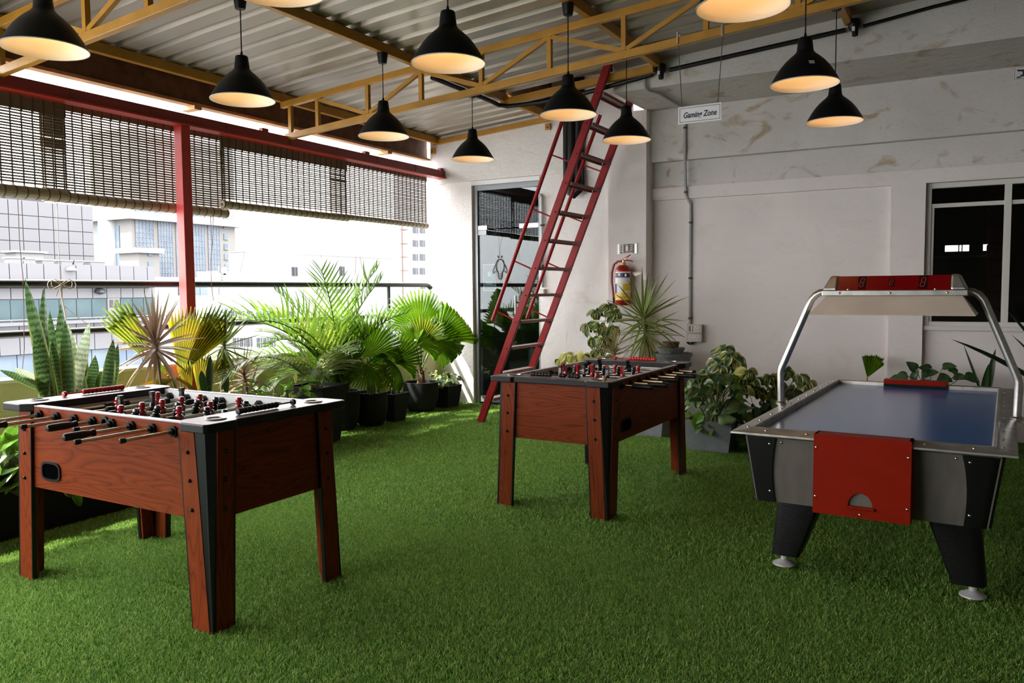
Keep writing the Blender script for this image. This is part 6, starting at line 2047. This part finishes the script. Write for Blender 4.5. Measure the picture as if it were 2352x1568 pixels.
# ================================================================== artificial turf (countless blades, one object)
def turf():
    regions = [(-5.2, 1.2, 1.2, 4.2, 40000), (-5.9, 3.0, 4.2, 8.85, 17000), (-6.19, -5.2, -1.0, 4.2, 8000), (1.2, 3.3, 0.5, 8.85, 3000)]
    pts = []
    for (x0, x1, y0, y1, dens) in regions:
        n = int((x1 - x0) * (y1 - y0) * dens)
        p = np.empty((n, 3))
        p[:, 0] = rng.uniform(x0, x1, n); p[:, 1] = rng.uniform(y0, y1, n); p[:, 2] = dens
        pts.append(p)
    p = np.concatenate(pts)
    # keep what the photograph's wedge (with a margin of steps to the side) can see
    ang = np.arctan2(-p[:, 0], p[:, 1])
    a0 = YAW
    keep = (ang - a0 < R(44)) & (ang - a0 > R(-46)) & (np.hypot(p[:, 0], p[:, 1]) > 1.6)
    p = p[keep]
    n = len(p)
    w = np.where(p[:, 2] > 20000, .0017, np.where(p[:, 2] > 10000, .0026, .0042)) * rng.uniform(.7, 1.3, n)
    h = rng.uniform(.010, .021, n) * np.where(p[:, 2] > 20000, 1.0, 1.15)
    az = rng.uniform(0, 2 * np.pi, n)
    lean = rng.uniform(.3, 1.6, n)
    fa = rng.uniform(0, 2 * np.pi, n)
    dx, dy = np.cos(az), np.sin(az)
    wx, wy = np.cos(fa) * w, np.sin(fa) * w
    V = np.empty((n, 4, 3), dtype=np.float32)
    bx, by = p[:, 0], p[:, 1]
    V[:, 0] = np.stack([bx - wx, by - wy, np.full(n, -.005)], 1)
    V[:, 1] = np.stack([bx + wx, by + wy, np.full(n, -.005)], 1)
    tx, ty, tz = bx + dx * h * lean, by + dy * h * lean, h * (1.08 - .35 * lean)
    V[:, 2] = np.stack([tx + wx * .45, ty + wy * .45, tz], 1)
    V[:, 3] = np.stack([tx - wx * .45, ty - wy * .45, tz], 1)
    loops = np.arange(n * 4, dtype=np.int32)
    starts = np.arange(n, dtype=np.int32) * 4
    me = bpy.data.meshes.new('turf_blades')
    me.vertices.add(n * 4); me.vertices.foreach_set('co', V.ravel())
    me.loops.add(n * 4); me.loops.foreach_set('vertex_index', loops)
    me.polygons.add(n); me.polygons.foreach_set('loop_start', starts)
    col = rng.random(n).astype(np.float32)
    me.update(calc_edges=True)
    at = me.attributes.new('tone', 'FLOAT', 'POINT')
    at.data.foreach_set('value', np.repeat(col, 4))
    m = bpy.data.materials.new('turf_green')
    m.use_nodes = True
    nt = m.node_tree
    b = nt.nodes['Principled BSDF']
    b.inputs['Roughness'].default_value = .5
    b.inputs['Specular IOR Level'].default_value = .3
    an = nt.nodes.new('ShaderNodeAttribute'); an.attribute_name = 'tone'
    r = nt.nodes.new('ShaderNodeValToRGB')
    e = r.color_ramp.elements
    e[0].position, e[0].color = 0, (0.065, 0.19, 0.024, 1)
    e[1].position, e[1].color = 1, (0.46, 0.54, 0.16, 1)
    k = e.new(.45); k.color = (0.15, 0.31, 0.045, 1)
    k = e.new(.75); k.color = (0.26, 0.42, 0.075, 1)
    nt.links.new(an.outputs['Fac'], r.inputs[0])
    nt.links.new(r.outputs[0], b.inputs['Base Color'])
    tl = nt.nodes.new('ShaderNodeBsdfTranslucent'); nt.links.new(r.outputs[0], tl.inputs[0])
    mx_ = nt.nodes.new('ShaderNodeMixShader'); mx_.inputs[0].default_value = .40
    nt.links.new(b.outputs[0], mx_.inputs[1]); nt.links.new(tl.outputs[0], mx_.inputs[2])
    nt.links.new(mx_.outputs[0], nt.nodes['Material Output'].inputs[0])
    me.materials.append(m)
    o = bpy.data.objects.new('artificial_turf', me)
    COL.objects.link(o)
    tag(o, 'short green artificial turf covering the terrace floor', 'turf', kind='stuff')
    return n


mat('turf_backing', (0.09, 0.17, 0.035), .9, var=.5, vscale=60)
bpy.data.objects['floor'].data.materials.clear()
bpy.data.objects['floor'].data.materials.append(MATS['turf_backing'])
print('turf blades', turf())
print('objects', len(bpy.data.objects), 'tris', sum(len(m.loops) - 2 * len(m.polygons) for m in bpy.data.meshes if m.users))
